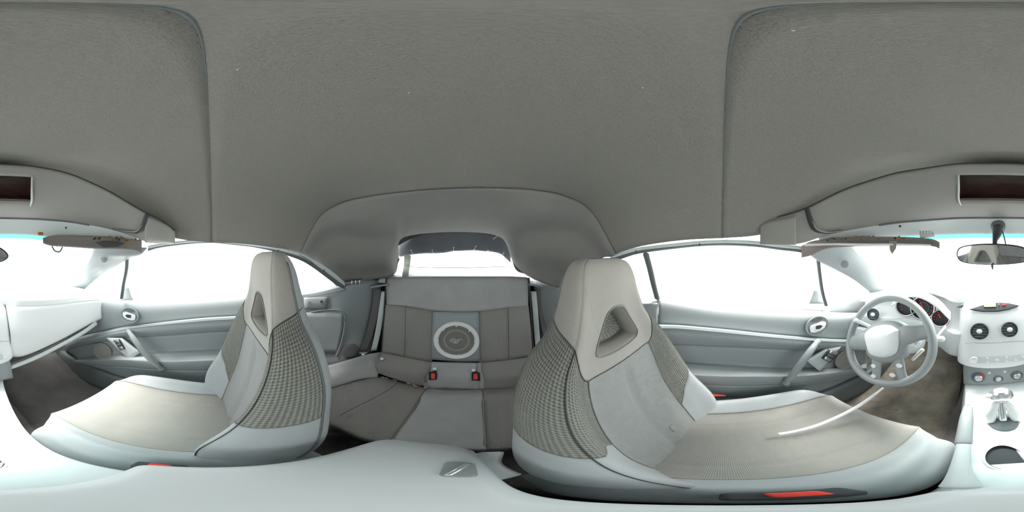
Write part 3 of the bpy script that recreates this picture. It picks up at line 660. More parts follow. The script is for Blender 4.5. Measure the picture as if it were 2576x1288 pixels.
# ================================================================ dashboard
ds = T('dashboard', 'pale silver grey dashboard across the front of the cabin', 'dashboard', (0, .75, .45))
DXs = [-.665, -.56, -.47, -.40, -.32, -.24, -.165, 0, .165, .22, .35, .5, .60, .665]
B1Y = [.68, .70, .73, .77, .785, .77, .75, .80, .74, .70, .665, .64, .62, .60]
B1Z = [.735, .745, .77, .795, .80, .79, .77, .77, .755, .752, .747, .742, .735, .728]
FmY = [.655, .665, .68, .70, .70, .69, .665, .72, .66, .635, .625, .615, .60, .585]
r0 = [(x, 1.30-.25*x*x, .735) for x in DXs]; r1 = [(x, 1.02, .765) for x in DXs]
r2 = [(x, y+.05, z+.004) for x, y, z in zip(DXs, B1Y, B1Z)]; r3 = [(x, y, z-.004) for x, y, z in zip(DXs, B1Y, B1Z)]
r4 = [(x, y-.015, z-.04) for x, y, z in zip(DXs, B1Y, B1Z)]
sheet('dash_top', [r0, r1, r2, r3, r4], M['silver'], ds, 6, 5, .012)
ZL = [.545, .54, .535, .53, .52, .50, .47, .45, .445, .455, .49, .525, .55, .56]
r5 = [(x, y, (z-.04)*.5+zl*.5) for x, y, z, zl in zip(DXs, FmY, B1Z, ZL)]; r6 = [(x, y-.005, zl+.02) for x, y, zl in zip(DXs, FmY, ZL)]
r7 = [(x, y+.01, zl) for x, y, zl in zip(DXs, FmY, ZL)]
k = 8
sheet('glovebox_face', [r[k:] for r in (r4, r5, r6, r7)], M['silver'], ds, 6, 5, .01)
sheet('knee_panel', [r[:8] for r in (r5, r6, r7)], M['pale'], ds, 6, 5, .01)
fr = [[(x, y+.035, z-.035) for x, y, z in zip(DXs[:8], B1Y[:8], B1Z[:8])], [(x, y+.045, (z-.04)*.6+zl*.4) for x, y, z, zl in zip(DXs[:8], FmY[:8], B1Z[:8], ZL[:8])], r5[:8]]
sheet('instrument_face', fr, M['silver'], ds, 6, 5, .01)
# passenger side lower bar and seam
lb0 = [pR(x, y, r) for x, y, r in ((28, 918, .655), (90, 893, .70), (150, 863, .77), (205, 832, .86), (240, 806, .92))]
lb1 = [pR(x, y, r) for x, y, r in ((24, 930, .650), (90, 905, .695), (150, 875, .765), (205, 845, .855), (243, 818, .915))]
sheet('lower_bar', [lb0, [(a+b)/2+np.array((0, -.008, 0)) for a, b in zip(lb0, lb1)], lb1, [p+np.array((0, .04, -.01)) for p in lb1]], M['pale'], ds, 4, 5, .01)
tube('dash_seam', [p+np.array((0, -.003, .004)) for p in lb0], .0022, M['dark'], ds, seg=6)
# vents
def vent(x, y, Y, r, nrm, lb=None):
    a = pY(x, y, Y); v = lathe('vent', [(r*1.12, -.004), (r*1.10, .003), (r*.99, .004), (r*.96, -.012), (0, -.014)], a, nrm, M['dark'], ds, label=lb)
    f = frame(nrm); 
    for k in (-2, -1, 0, 1, 2):
        yy = k*r*.36; ww = math.sqrt(max(1e-5, (r*.94)**2-yy**2))
        c = Vector(a)+f.to_3x3()@Vector((0, yy, -.002))
        prism('slat', [(-ww, -r*.10), (ww, -r*.10), (ww, r*.10), (-ww, r*.10)], .003, c, Vector(nrm)+Vector((0, 0, .9)), M['plasticd'], v, .0006)
    lathe('vent_knob', [(.010, -.002), (.010, .003), (.006, .005), (0, .0055)], Vector(a)+f.to_3x3()@Vector((0, .0, .002)), nrm, M['white'], v, seg=20, sx=1.2)
vent(2464, 833.5, .652, .0335, (-.1, -1, .45), 'round dark slatted vent, left of the centre pair')
vent(2540, 829, .652, .031, (.05, -1, .45), 'round dark slatted vent, right of the centre pair')
vent(2196, 791, .655, .029, (.25, -1, .3), "round slatted vent at the dash's outer end")
# centre stack
SXs = [-.158, -.15, -.12, -.06, .01, .07, .13, .165, .174]
back = [.075, .03, .008, 0, 0, 0, .008, .03, .075]
def srow(Y, z, n=1): return [(x, Y+b*n, z+(.0)) for x, b in zip(SXs, back)]
cs = [srow(.86, .775), srow(.80, .768), srow(.735, .735), srow(.685, .68), srow(.655, .61), srow(.636, .55), srow(.62, .50), srow(.605, .462), srow(.61, .447), srow(.66, .44)]
bl = [0, 0, .0, .0, .0, .0, .0, .0, .0]
for r in range(len(cs)):
    if 6 <= r: cs[r] = [(x, y, z+.018*((x-.008)/.165)**2) for x, y, z in cs[r]]
sheet('centre_stack', cs, M['silver'], ds, 6, 5, .01)
# display
dp = [(-.093, -.017), (-.06, -.004), (-.02, .010), (.03, .013), (.07, .008), (.112, -.006), (.07, -.020), (.02, -.027), (-.04, -.026)]
ac = pY(2497, 768, .712)
dn = (0, -1, 1.0)
prism('display_window', [(x*1.05, y*1.1) for x, y in dp], .01, ac, dn, M['dark'], ds, .002)
lc = prism('display', rrect(.052, .020, .003), .003, ac+np.array((-.012, -.002, .003)), dn, M['lcd'], ds, label='small olive clock display')
prism('warning_light', rrect(.020, .007, .003), .003, ac+np.array((.050, -.002, .002)), dn, M['redlit'], ds, label='small red lit lamp')
for k in range(4): prism('indicator', rrect(.004, .004, .0015), .003, ac+np.array((.026+.003*(k % 2), -.001, .006-.006*(k//2))), dn, M['plastic'], ds)
prism('display_window', [(-.03, -.006), (.0, .008), (-.01, -.008)], .004, pY(2424, 770, .73), dn, M['dark'], ds)
# radio strip
tube('radio_seam', [pY(x, y, Y-.006) for x, y, Y in ((2428, 864, .64), (2440, 863, .638), (2450, 861, .637), (2460, 863.5, .637), (2500, 862.5, .637), (2560, 859, .637), (2600, 858, .65))], .0012, M['plastic'], ds, seg=6)
kn = (0, -1, .45)
def knob(name, x, y, Y, r, m, parent, h=.012, lb=None, n=kn):
    a = pY(x, y, Y); return lathe(name, [(r, -.004), (r, h*.8), (r*.9, h), (r*.4, h*.9), (0, h*.9)], a, n, m, parent, seg=28, label=lb)
knob('radio_knob', 2450, 905, .606, .0145, M['white'], ds)
rad = T('radio', 'pale car radio strip with small buttons under the vents', 'radio', tuple(pY(2512, 905, .60)))
rb = prism('faceplate', rrect(.20, .030, .010), .004, pY(2520, 904, .612), kn, M['pale'], rad, .001)
for x, y, wd in ((2484, 901, .010), (2484, 911, .009), (2509, 906, .014), (2532, 899, .010), (2533, 909, .012), (2556, 906, .012), (2574, 898, .010), (2590, 900, .010)):
    prism('button', rrect(wd, .008, .003), .006, pY(x, y, .603), kn, M['white'], rad, .001)
# climate controls
cc = sheet('climate_panel', [[(-.13, .63, .455), (.01, .615, .45), (.15, .63, .47)], [(-.127, .605, .41), (.01, .598, .41), (.15, .605, .42)], [(-.124, .585, .365), (.01, .582, .365), (.15, .585, .37)]], M['plastic'], ds, 4, 5, .02, label='blue-grey panel with three dials')
for x, y, r, lb in ((2461, 950, .022, 'temperature dial with blue and red arc'), (2511, 953, .017, 'middle fan dial'), (2558, 945, .020, 'airflow dial')):
    a = pY(x, y, .592); dl = lathe('dial', [(r*1.12, -.006), (r*1.12, .002), (r*1.05, .003), (r*.75, .002), (r*.72, .002)], a, kn, M['plasticd'], ds, seg=32, label=lb)
    lathe('dial_cap', [(r*.72, 0), (r*.70, .012), (r*.5, .015), (r*.42, .012), (0, .012)], a, kn, M['satin'], dl, seg=28)
    if r > .021:
        f = frame(kn).to_3x3()
        for m_, a0, a1 in ((M['blue'], 100, 175), (M['red'], -20, 80)):
            pts = [Vector(a)+f@Vector((r*.9*math.cos(math.radians(t)), r*.9*math.sin(math.radians(t)), .003)) for t in np.linspace(a0, a1, 8)]
            tube('colour_arc', pts, .0024, m_, dl, seg=6, n=2, flat=.4, up=kn)
    else:
        f = frame(kn).to_3x3()
        for t in (50, 75, 100, 125): lathe('mark', [(.0016, 0), (0, .0006)], Vector(a)+f@Vector((r*.9*math.cos(math.radians(t)), r*.9*math.sin(math.radians(t)), .003)), kn, M['white'], dl, seg=8)
for x, y in ((2489, 938), (2528, 935)): lathe('small_button', [(.005, -.002), (.005, .003), (0, .004)], pY(x, y, .592), kn, M['pale'], ds, seg=14)
# gauges
ic = T('instrument_cluster', "dark instrument cluster with red lit gauges behind the steering wheel", 'gauges', (-.33, .72, .66))
for X, z, r, Y in ((-.405, .705, .048, .705), (-.325, .700, .052, .71), (-.235, .665, .036, .69)):
    nn = (.15, -1, .35)
    g1 = lathe('gauge', [(r*1.15, -.02), (r*1.15, .004), (r*1.05, .006), (r, .0), (r*.97, -.018), (0, -.02)], (X, Y, z), nn, M['dark'], ic)
    lathe('gauge_ring', [(r*1.12, .004), (r*1.09, .008), (r*1.03, .006)], (X, Y, z), nn, M['satin'], g1)
    lathe('inner_ring', [(r*.6, -.016), (r*.58, -.013), (r*.52, -.016)], (X, Y, z), nn, M['plasticd'], g1)
    f = frame(nn).to_3x3()
    for t in range(-40, 221, 26 if X > -.42 else 20):
        c = Vector((X, Y, z))+f@Vector((r*.78*math.cos(math.radians(t)), r*.78*math.sin(math.radians(t)), -.015))
        lathe('tick', [(.0022, 0), (0, .001)], c, nn, M['redlit'], g1, seg=6)
    tube('needle', [Vector((X, Y, z))+f@Vector((0, 0, -.013)), Vector((X, Y, z))+f@Vector((-r*.3, r*.55, -.013))], .0012, M['redlit'], g1, seg=6, n=2)
bd = sheet('cluster_hood', [[(-.47, .70, .735), (-.41, .735, .765), (-.33, .74, .775), (-.25, .725, .745), (-.19, .69, .70)], [(-.475, .68, .70), (-.41, .70, .75), (-.33, .70, .757), (-.25, .69, .72), (-.185, .665, .665)]], M['silver'], ic, 4, 5, .008)
# hazard of the lower left: small switch bank left of the column
prism('switch_bank', [(-.05, -.012), (.05, -.004), (.05, .006), (-.05, .010)], .01, pY(2168, 816, .60), (.25, -1, .4), M['dark'], ds, .002)
prism('knee_pad', rrect(.12, .06, .015), .03, pY(2175, 842, .59), (.25, -1, .2), M['pale'], ds, .008)

# ================================================================ steering
ax = Vector((-.10, -.90, .42)).normalized()
WC = Vector(pR(2227, 857, .56))
st = T('steering_wheel', 'grey leather steering wheel turned slightly left with stitched rim', 'steering wheel', tuple(WC))
fw = frame(ax).to_3x3()
def wp(x, y, h=0): return WC+fw@Vector((x, y, h))
RW = .172
Pn = [wp(RW*math.cos(t), RW*math.sin(t)) for t in np.linspace(0, 2*PI, 97)]
V = []; F = []; seg = 14; rt = .0145
for i in range(96):
    t = 2*PI*i/96; c = wp(RW*math.cos(t), RW*math.sin(t)); o_ = (c-WC).normalized()
    for j in range(seg):
        a = 2*PI*j/seg; V.append(c+o_*rt*math.cos(a)+ax*rt*1.15*math.sin(a))
for i in range(96):
    for j in range(seg):
        i2, j2 = (i+1) % 96, (j+1) % seg; F.append((i*seg+j, i2*seg+j, i2*seg+j2, i*seg+j2))
me = rawmesh('rim', V, F); fixn(me); link('rim', me, M['leather'], st)
for i in range(150):   # stitches on the inner side of the rim
    if i % 2: continue
    t = 2*PI*i/150
    if not (95 < math.degrees(t) < 190 or 205 < math.degrees(t) < 255 or 300 < math.degrees(t) < 350): continue
    p0 = wp((RW-rt)*math.cos(t), (RW-rt)*math.sin(t), .004); p1 = wp((RW-rt*.6)*math.cos(t+.012), (RW-rt*.6)*math.sin(t+.012), .013)
    tube('stitch', [p0, p1], .0008, M['plasticd'], st, seg=4, n=1, cap=False)
rot = math.radians(24)
def sp_(nm, pts, wd, m, hs):
    c, s = math.cos(rot), math.sin(rot)
    P = [wp(x*c-y*s, x*s+y*c, h) for (x, y), h in zip(pts, hs)]
    return tube(nm, P, wd, m, st, seg=16, flat=.42, up=ax)
sp_('spoke', [(0, .01), (-.08, .005), (-.135, .0), (-.168, .0)], [.05, .042, .034, .03], M['leather'], [.0, .006, 0, 0])
sp_('spoke', [(0, .01), (.08, .01), (.135, .01), (.168, .008)], [.05, .038, .028, .026], M['leather'], [.0, .006, 0, 0])
sp_('spoke', [(-.035, -.04), (-.042, -.09), (-.045, -.13), (-.05, -.162)], [.026, .020, .017, .017], M['leather'], [0, .0, 0, 0])
sp_('spoke', [(.035, -.04), (.042, -.09), (.045, -.13), (.05, -.162)], [.026, .020, .017, .017], M['leather'], [0, .0, 0, 0])
def pad(nm, ol, hs, m, lb=None):
    c, s = math.cos(rot), math.sin(rot); n = len(ol); rr = []
    for f, h in hs:
        ring = [wp((x*c-y*s)*f, (x*s+y*c)*f, h) for x, y in cr(np.array(ol+[ol[0]], float), 4)]
        rr.append(ring)
    return sheet(nm, None, m, st, A=np.array([[tuple(v) for v in r] for r in rr]), thick=0, label=lb)
hub = [(.085, .035), (.05, .062), (0, .07), (-.05, .062), (-.085, .035), (-.075, -.02), (-.055, -.062), (0, -.078), (.055, -.062), (.075, -.02)]
pad('hub', hub, [(1.12, -.03), (1.14, .0), (1.08, .012), (.9, .018), (.01, .02)], M['leather'])
pad('airbag_cover', hub, [(.86, .014), (.84, .026), (.74, .034), (.4, .040), (.01, .042)], M['silver'], 'pale rounded airbag cover')
for (x, y) in ((-.048, -.10), (.048, -.10), (-.05, -.142), (.02, -.135)):
    c, s = math.cos(rot), math.sin(rot); a = wp(x*c-y*s, x*s+y*c, .008)
    lathe('spoke_switch', [(.008, 0), (.008, .003), (0, .004)], a, ax, M['white'], st, seg=16, sx=1.3)
sc_ = T('steering_column', 'steering column shroud with two stalks and ignition key', 'steering column', (-.33, .6, .6))
tube('shroud', [WC-ax*.03, WC-ax*.10, WC-ax*.2], [.055, .062, .065], M['pale'], sc_, seg=20)
tube('stalk', [pR(2300, 838, .62), pR(2340, 848, .585), pR(2362, 853, .57), pR(2372, 853, .565)], [.007, .008, .012, .012], M['white'], sc_, seg=12, label='right stalk with thick white end')
tube('stalk', [pR(2210, 830, .64), pR(2180, 818, .66), pR(2152, 805, .67)], [.007, .008, .010], M['white'], sc_, seg=12)
tube('stalk', [pR(2358, 846, .60), pR(2368, 834, .62), pR(2378, 822, .64)], [.004, .005, .005], M['white'], sc_, seg=10)
lathe('ignition_lock', [(.022, -.02), (.022, .006), (.018, .01), (.010, .009), (0, .008)], pR(2302, 862, .585), (.35, -.9, .3), M['pale'], sc_)
prism('ignition_key', rrect(.012, .034, .005), .008, pR(2305, 858, .56), (.5, -.8, .3), M['satin'], sc_, .002)
tube('tilt_lever', [pR(2296, 905, .54), pR(2308, 893, .535), pR(2321, 880, .53)], [.006, .007, .007], M['white'], sc_, seg=12, label='white tilt lever')

# ================================================================ mirror, visors
mr = T('rear_view_mirror', 'oval rear view mirror hanging from the windscreen top', 'mirror', tuple(pR(2500, 655, .50)))
ma = pR(2497, 642, .50); mn = Vector(C0-ma).normalized(); mn = (mn+Vector((-.12, 0, -.10))).normalized()
ol = [(-.118, .0), (-.112, .020), (-.09, .030), (-.04, .035), (.03, .034), (.09, .026), (.118, .008), (.122, -.008), (.10, -.022), (.05, -.029), (-.02, -.031), (-.08, -.027), (-.108, -.018)]
ol = [tuple(p) for p in cr(np.array(ol+[ol[0]]), 3)[:-1]]
prism('mirror_housing', ol, .03, ma, mn, M['dark'], mr, .004)
prism('mirror_pane', [(x*.95, y*.90) for x, y in ol], .004, Vector(ma)+mn*.0025, mn, M['mirror'], mr, .0)
tube('mirror_stem', [pR(2503, 622, .515), pR(2503, 605, .54), pR(2508, 588, .56), pR(2510, 572, .565)], [.008, .009, .016, .017], M['dark'], mr, seg=14)
lathe('stem_base', [(.026, -.002), (.026, .004), (.018, .012), (0, .012)], pR(2511, 570, .575), C0-pR(2511, 570, .575), M['plasticd'], mr)
tube('mirror_wire', [pR(2530, 616, .53), pR(2527, 600, .55), pR(2521, 580, .57)], .0022, M['dark'], mr, seg=6)
tube('mirror_tab', [pR(2496, 668, .49), pR(2497, 676, .49)], [.008, .005], M['dark'], mr, seg=10, flat=.5)

def visor(px, r, hh, lb, foamspan, clip):
    """px: list of (x, y_top, y_bottom, r) seen nearly edge on; the board lies back along the header"""
    t = T('sun_visor', lb, 'visor', tuple(pR(px[len(px)//2][0], px[len(px)//2][2], px[len(px)//2][3])))
    top = [pR(x, yt, rr+.045) for x, yt, yb, rr in px]; bot = [pR(x, yb, rr) for x, yt, yb, rr in px]
    n = len(px)
    rings = []
    for k in range(n):
        a, b = top[k], bot[k]; v = (b-a); th = np.array((0, 0, .006)); o = (C0-b); o[2] = 0; o /= np.linalg.norm(o)
        rings.append([a, a+th*.6-o*.004, a+o*.02+th+v*.1, (a+b)/2+th*1.1+o*.01, b+th+o*.004, b+o*.008, b-th*.4, (a+b)/2-th*.8, a-th*.5])
    A = grid(rings, 4, 3)
    me = gridmesh('visor_board', np.concatenate([A, A[:, :1]], axis=1)); fixn(me)
    bm = bmesh.new(); bm.from_mesh(me); bmesh.ops.remove_doubles(bm, verts=bm.verts, dist=1e-5)
    bmesh.ops.holes_fill(bm, edges=bm.edges, sides=0); bmesh.ops.recalc_face_normals(bm, faces=bm.faces); bm.to_mesh(me); bm.free()
    o = link('visor_board', me, M['visor'], t)
    for k in range(foamspan[2]):
        f = k/foamspan[2]+random.uniform(-.01, .01); x = foamspan[0]+(foamspan[1]-foamspan[0])*f
        yt = np.interp(x, [p[0] for p in sorted(px)], [p[1] for p in sorted(px)]); rr = np.interp(x, [p[0] for p in sorted(px)], [p[3] for p in sorted(px)])
        a = pR(x, yt+random.uniform(-4, 3), rr+.018+random.uniform(-.01, .01))
        tube('torn_foam', [a, a+np.random.uniform(-.006, .006, 3)], random.uniform(.0015, .004), M['foam'] if k % 3 else M['dark'], t, seg=6, n=2)
    return t
v1 = visor([(2016, 622, 646, .505), (2040, 611, 640, .49), (2080, 606, 624, .48), (2150, 602, 618, .485), (2230, 600, 617, .495), (2300, 602, 617, .505), (2345, 606, 618, .51), (2364, 614, 624, .515)], .5, .02,
           "worn driver's sun visor with crumbling orange foam edge", (2070, 2300, 46), None)
v2 = visor([(357, 606, 634, .615), (335, 604, 628, .61), (300, 602, 625, .60), (240, 598, 624, .59), (180, 596, 620, .58), (130, 597, 617, .575), (108, 603, 611, .57)], .6, .02,
           'worn passenger sun visor with torn foam and metal clip', (352, 230, 36), None)
tube('visor_edge', [pR(x, y, r) for x, y, r in ((2026, 616, .482), (2100, 614, .468), (2180, 615, .472), (2260, 615, .485), (2340, 617, .50))], .0035, M['white'], v1, seg=8, label='bright lower edge')
prism('visor_pivot', [(-.012, .018), (.012, .018), (.010, -.004), (-.002, -.022), (-.009, -.010)], .006, pR(2246, 621, .48), C0-pR(2246, 621, .48), M['visor'], v1, .002)
prism('visor_mirror_flap', [(-.05, .006), (-.02, .012), (.03, .010), (.055, .002), (.03, -.010), (-.02, -.012)], .004, pR(275, 614, .565), C0-pR(275, 614, .565), M['dark'], v2, .002)
tube('visor_hook', [pR(131, 620, .57), pR(138, 631, .57), pR(150, 633, .57), pR(157, 622, .57)], .0025, M['dark'], v2, seg=8)

# ================================================================ centre console
cn = T('centre_console', 'pale grey centre console between the front seats', 'console', (0, .2, .05))
def crow(Y, zt, xl, xr, sh=.02, zb=.10):
    return [(xl-.012, Y, zb), (xl-.006, Y, zt-.10), (xl, Y, zt-.03), (xl+.004, Y, zt-.008), (xl+.014, Y, zt), ((xl+xr)/2, Y, zt+.002), (xr-.014, Y, zt), (xr-.004, Y, zt-.008), (xr, Y, zt-.03), (xr+.006, Y, zt-.10), (xr+.012, Y, zb)]
sheet('console_body', [crow(.62, .355, -.122, .12), crow(.585, .352, -.121, .112), crow(.50, .335, -.115, .102), crow(.40, .33, -.108, .09), crow(.30, .335, -.100, .078), crow(.2, .35, -.092, .070), crow(.10, .375, -.087, .066),
       crow(.0, .385, -.085, .064), crow(-.18, .38, -.085, .064), crow(-.26, .30, -.08, .06), crow(-.30, .12, -.08, .06)], M['pale'], cn, 5, 4, .008, face=(0, .1, 2))
# shift surround
rows = []
ga = Vector((-.012, .375, .336))
prism('shift_surround', rrect(.12, .15, .03), .01, ga, (0, -.02, 1), M['silver'], cn, .003, up=(0, 1, 0))
prism('cup_well', rrect(.085, .13, .03), .006, (-.018, .215, .356), (0, -.18, 1), M['pale'], cn, .003, up=(0, 1, 0))
lathe('cup_holder', [(.033, -.006), (.033, .010), (.031, .010), (.030, .0015), (0, .001)], (-.035, .20, .359), (0, -.15, 1), M['dark'], cn, sy=1.5, sx=.8, up=(0, 1, 0), label='dark cup holder')
lathe('holder_ring', [(.037, .0), (.036, .012), (.032, .012)], (-.035, .20, .359), (0, -.15, 1), M['silver'], cn, sy=1.5, sx=.8, up=(0, 1, 0))
lid = [(x, y) for x, y in rrect(.075, .17, .034, 8)]
prism('cup_cover', lid, .012, (.022, .185, .368), (0, -.12, 1), M['silver'], cn, .005, up=(0, 1, 0), label='rounded white sliding cover')
lathe('cover_knob', [(.010, 0), (.009, .003), (0, .003)], (.012, .23, .368), (0, -.12, 1), M['pale'], cn, up=(0, 1, 0))
gl = T('gear_lever', 'chrome and silver gear lever in front of the cup holders', 'gear lever', tuple(ga))
lathe('lever_base', [(.042, .0), (.040, .008), (.028, .014), (.016, .018), (0, .018)], ga, (0, 0, 1), M['plasticd'], gl, sx=.85, sy=1.15, up=(0, 1, 0))
tube('lever_shaft', [ga+Vector((0, 0, .01)), ga+Vector((.0, .03, .06)), ga+Vector((.002, .05, .10))], [.012, .010, .010], M['chrome'], gl, seg=16)
lathe('shift_knob', [(0, .052), (.016, .049), (.025, .036), (.027, .02), (.022, .004), (.014, -.006), (0, -.006)], ga+Vector((.002, .05, .095)), (0, .15, 1), M['satin'], gl, seg=28, sx=1.25)
lathe('knob_button', [(0, .010), (.008, .008), (.010, 0), (.008, -.004)], ga+Vector((-.030, .045, .125)), (-1, -.2, .2), M['white'], gl, seg=18)
for s in (-1, 1): tube('boot_fold', [ga+Vector((s*.012, .04, .085)), ga+Vector((s*.026, .02, .05)), ga+Vector((s*.030, .0, .012))], [.010, .015, .012], M['silver'], gl, seg=12)
hb = T('parking_brake', 'long pale parking brake lever beside the driver seat', 'brake lever', (-.09, .1, .36))
tube('brake_grip', [(-.094, .385, .435), (-.094, .33, .43), (-.091, .24, .415)], [.012, .015, .014], M['leather'], hb, seg=14)
tube('brake_arm', [(-.091, .24, .415), (-.086, .16, .395), (-.078, .09, .375)], [.011, .011, .013], M['pale'], hb, seg=12)
lathe('brake_button', [(.007, 0), (.006, .006), (0, .008)], (-.094, .395, .436), (0, 1, .1), M['white'], hb, seg=14)
# armrest
ar = T('armrest', 'padded grey centre armrest directly under the viewer', 'armrest', (-.01, -.07, .40))
def arow(Y, zt, xl, xr):
    return [(xl, Y, zt-.09), (xl-.002, Y, zt-.03), (xl+.004, Y, zt-.008), (xl+.02, Y, zt), ((xl+xr)/2, Y, zt+.004), (xr-.02, Y, zt), (xr-.004, Y, zt-.008), (xr+.002, Y, zt-.03), (xr, Y, zt-.09)]
sheet('lid', [arow(.062, .395, -.080, .055), arow(.062, .47, -.080, .056), arow(.055, .493, -.083, .060), arow(.03, .50, -.085, .062), arow(-.06, .502, -.086, .062), arow(-.13, .50, -.085, .060), arow(-.18, .492, -.075, .052), arow(-.205, .475, -.06, .04), arow(-.212, .44, -.055, .035)], M['pale'], ar, 5, 4, .006, face=(0, 0, 2))
sheet('lower_box', [arow(.055, .42, -.078, .054), arow(-.18, .42, -.078, .054), arow(-.235, .40, -.06, .04), arow(-.25, .30, -.05, .03)], M['pale'], ar, 4, 3, .006, face=(0, 0, 2))
tube('lid_seam', [pZ(x, y, .494) for x, y in ((836, 1176), (930, 1184), (1010, 1197), (1090, 1211), (1165, 1212))], .0016, M['plasticd'], ar, seg=6)
lt = prism('lid_latch', rrect(.026, .045, .008), .008, (-.062, -.118, .504), (0, 0, 1), M['plastic'], ar, .003, up=(0, 1, 0))
tube('latch_pull', [(-.068, -.134, .508), (-.062, -.118, .510), (-.056, -.102, .508)], .003, M['satin'], lt, seg=8, flat=.6)
# front belt buckles
for x, y, r, z, lb, dx in ((400, 1172, .158, .405, 'passenger seat belt buckle with red button beside the console', 1), (2010, 1243, .052, .42, "driver's seat belt buckle with red button beside the console", -1)):
    d = ray(x, y); rr = abs((z-.95)/d[2])*math.hypot(d[0], d[1]); a = pR(x, y, rr)
    t = T('belt_buckle', lb, 'buckle', tuple(a-np.array((0, 0, .1))), 'front belt buckles')
    box('buckle_housing', a-np.array((0, 0, .045)), (.022, .055, .08), M['dark'], t, .005)
    box('release_button', a+np.array((0, 0, -.002)), (.014, .024, .008), M['red'], t, .003)

# ================================================================ front seats
QF = np.array([(0, 0, 0), (.3, 0, 0), (.52, .06, 0), (.68, .5, 0), (.84, 1, 0), (.97, .72, .1), (1.03, .05, .45), (.98, 0, .85), (.8, 0, 1.0), (.4, 0, 1.04), (0, 0, 1.04)])
BT = np.array([  # z, y, hw, b, t
 (.20, -.045, .19, .03, .10), (.30, -.075, .212, .065, .11), (.42, -.115, .218, .085, .11), (.55, -.155, .208, .062, .10), (.66, -.182, .198, .040, .095),
 (.74, -.200, .172, .022, .085), (.80, -.210, .128, .008, .075), (.86, -.216, .106, .002, .070), (.905, -.222, .096, 0, .060), (.935, -.234, .080, 0, .038), (.946, -.250, .050, 0, .010)])
QF_ = cr(QF, 8); BT_ = cr(BT, 8)
KZ = BT_[:, 0]
def kz(z): return float(np.interp(z, KZ, np.arange(len(KZ))/8))
def seatpt(q, k, cx, lean, dy=0):
    s = 1 if q >= 0 else -1; a = abs(q)
    i = min(a*8, len(QF_)-1.001); i0 = int(i); f = i-i0; xf, bf, tf = QF_[i0]*(1-f)+QF_[i0+1]*f
    i = min(max(k, 0)*8, len(BT_)-1.001); i0 = int(i); f = i-i0; z, y, hw, b, t = BT_[i0]*(1-f)+BT_[i0+1]*f
    cre = -.008*math.exp(-(q/.22)**2)*np.clip((.70-z)/.05, 0, 1)
    Y = y+b*bf-t*tf+cre
    return np.array((cx+s*hw*xf, Y+(z-.30)*lean+dy, z))
def head_k(q, inner=1):
    a = abs(q); return kz(float(np.interp(a, [0, 2.2, 2.7, 3.5, 4.3, 5.5, 7], [.702, .702, .715, .755, .785, .805, .825])))
def skirt_k(q, inner):
    a = abs(q); z = np.interp(a, [2.2, 3, 4.3, 6, 7], [.49, .54, .555, .555, .57]) if inner else np.interp(a, [2.2, 3, 4.5, 6, 7], [.42, .50, .60, .64, .64])
    return kz(float(z))
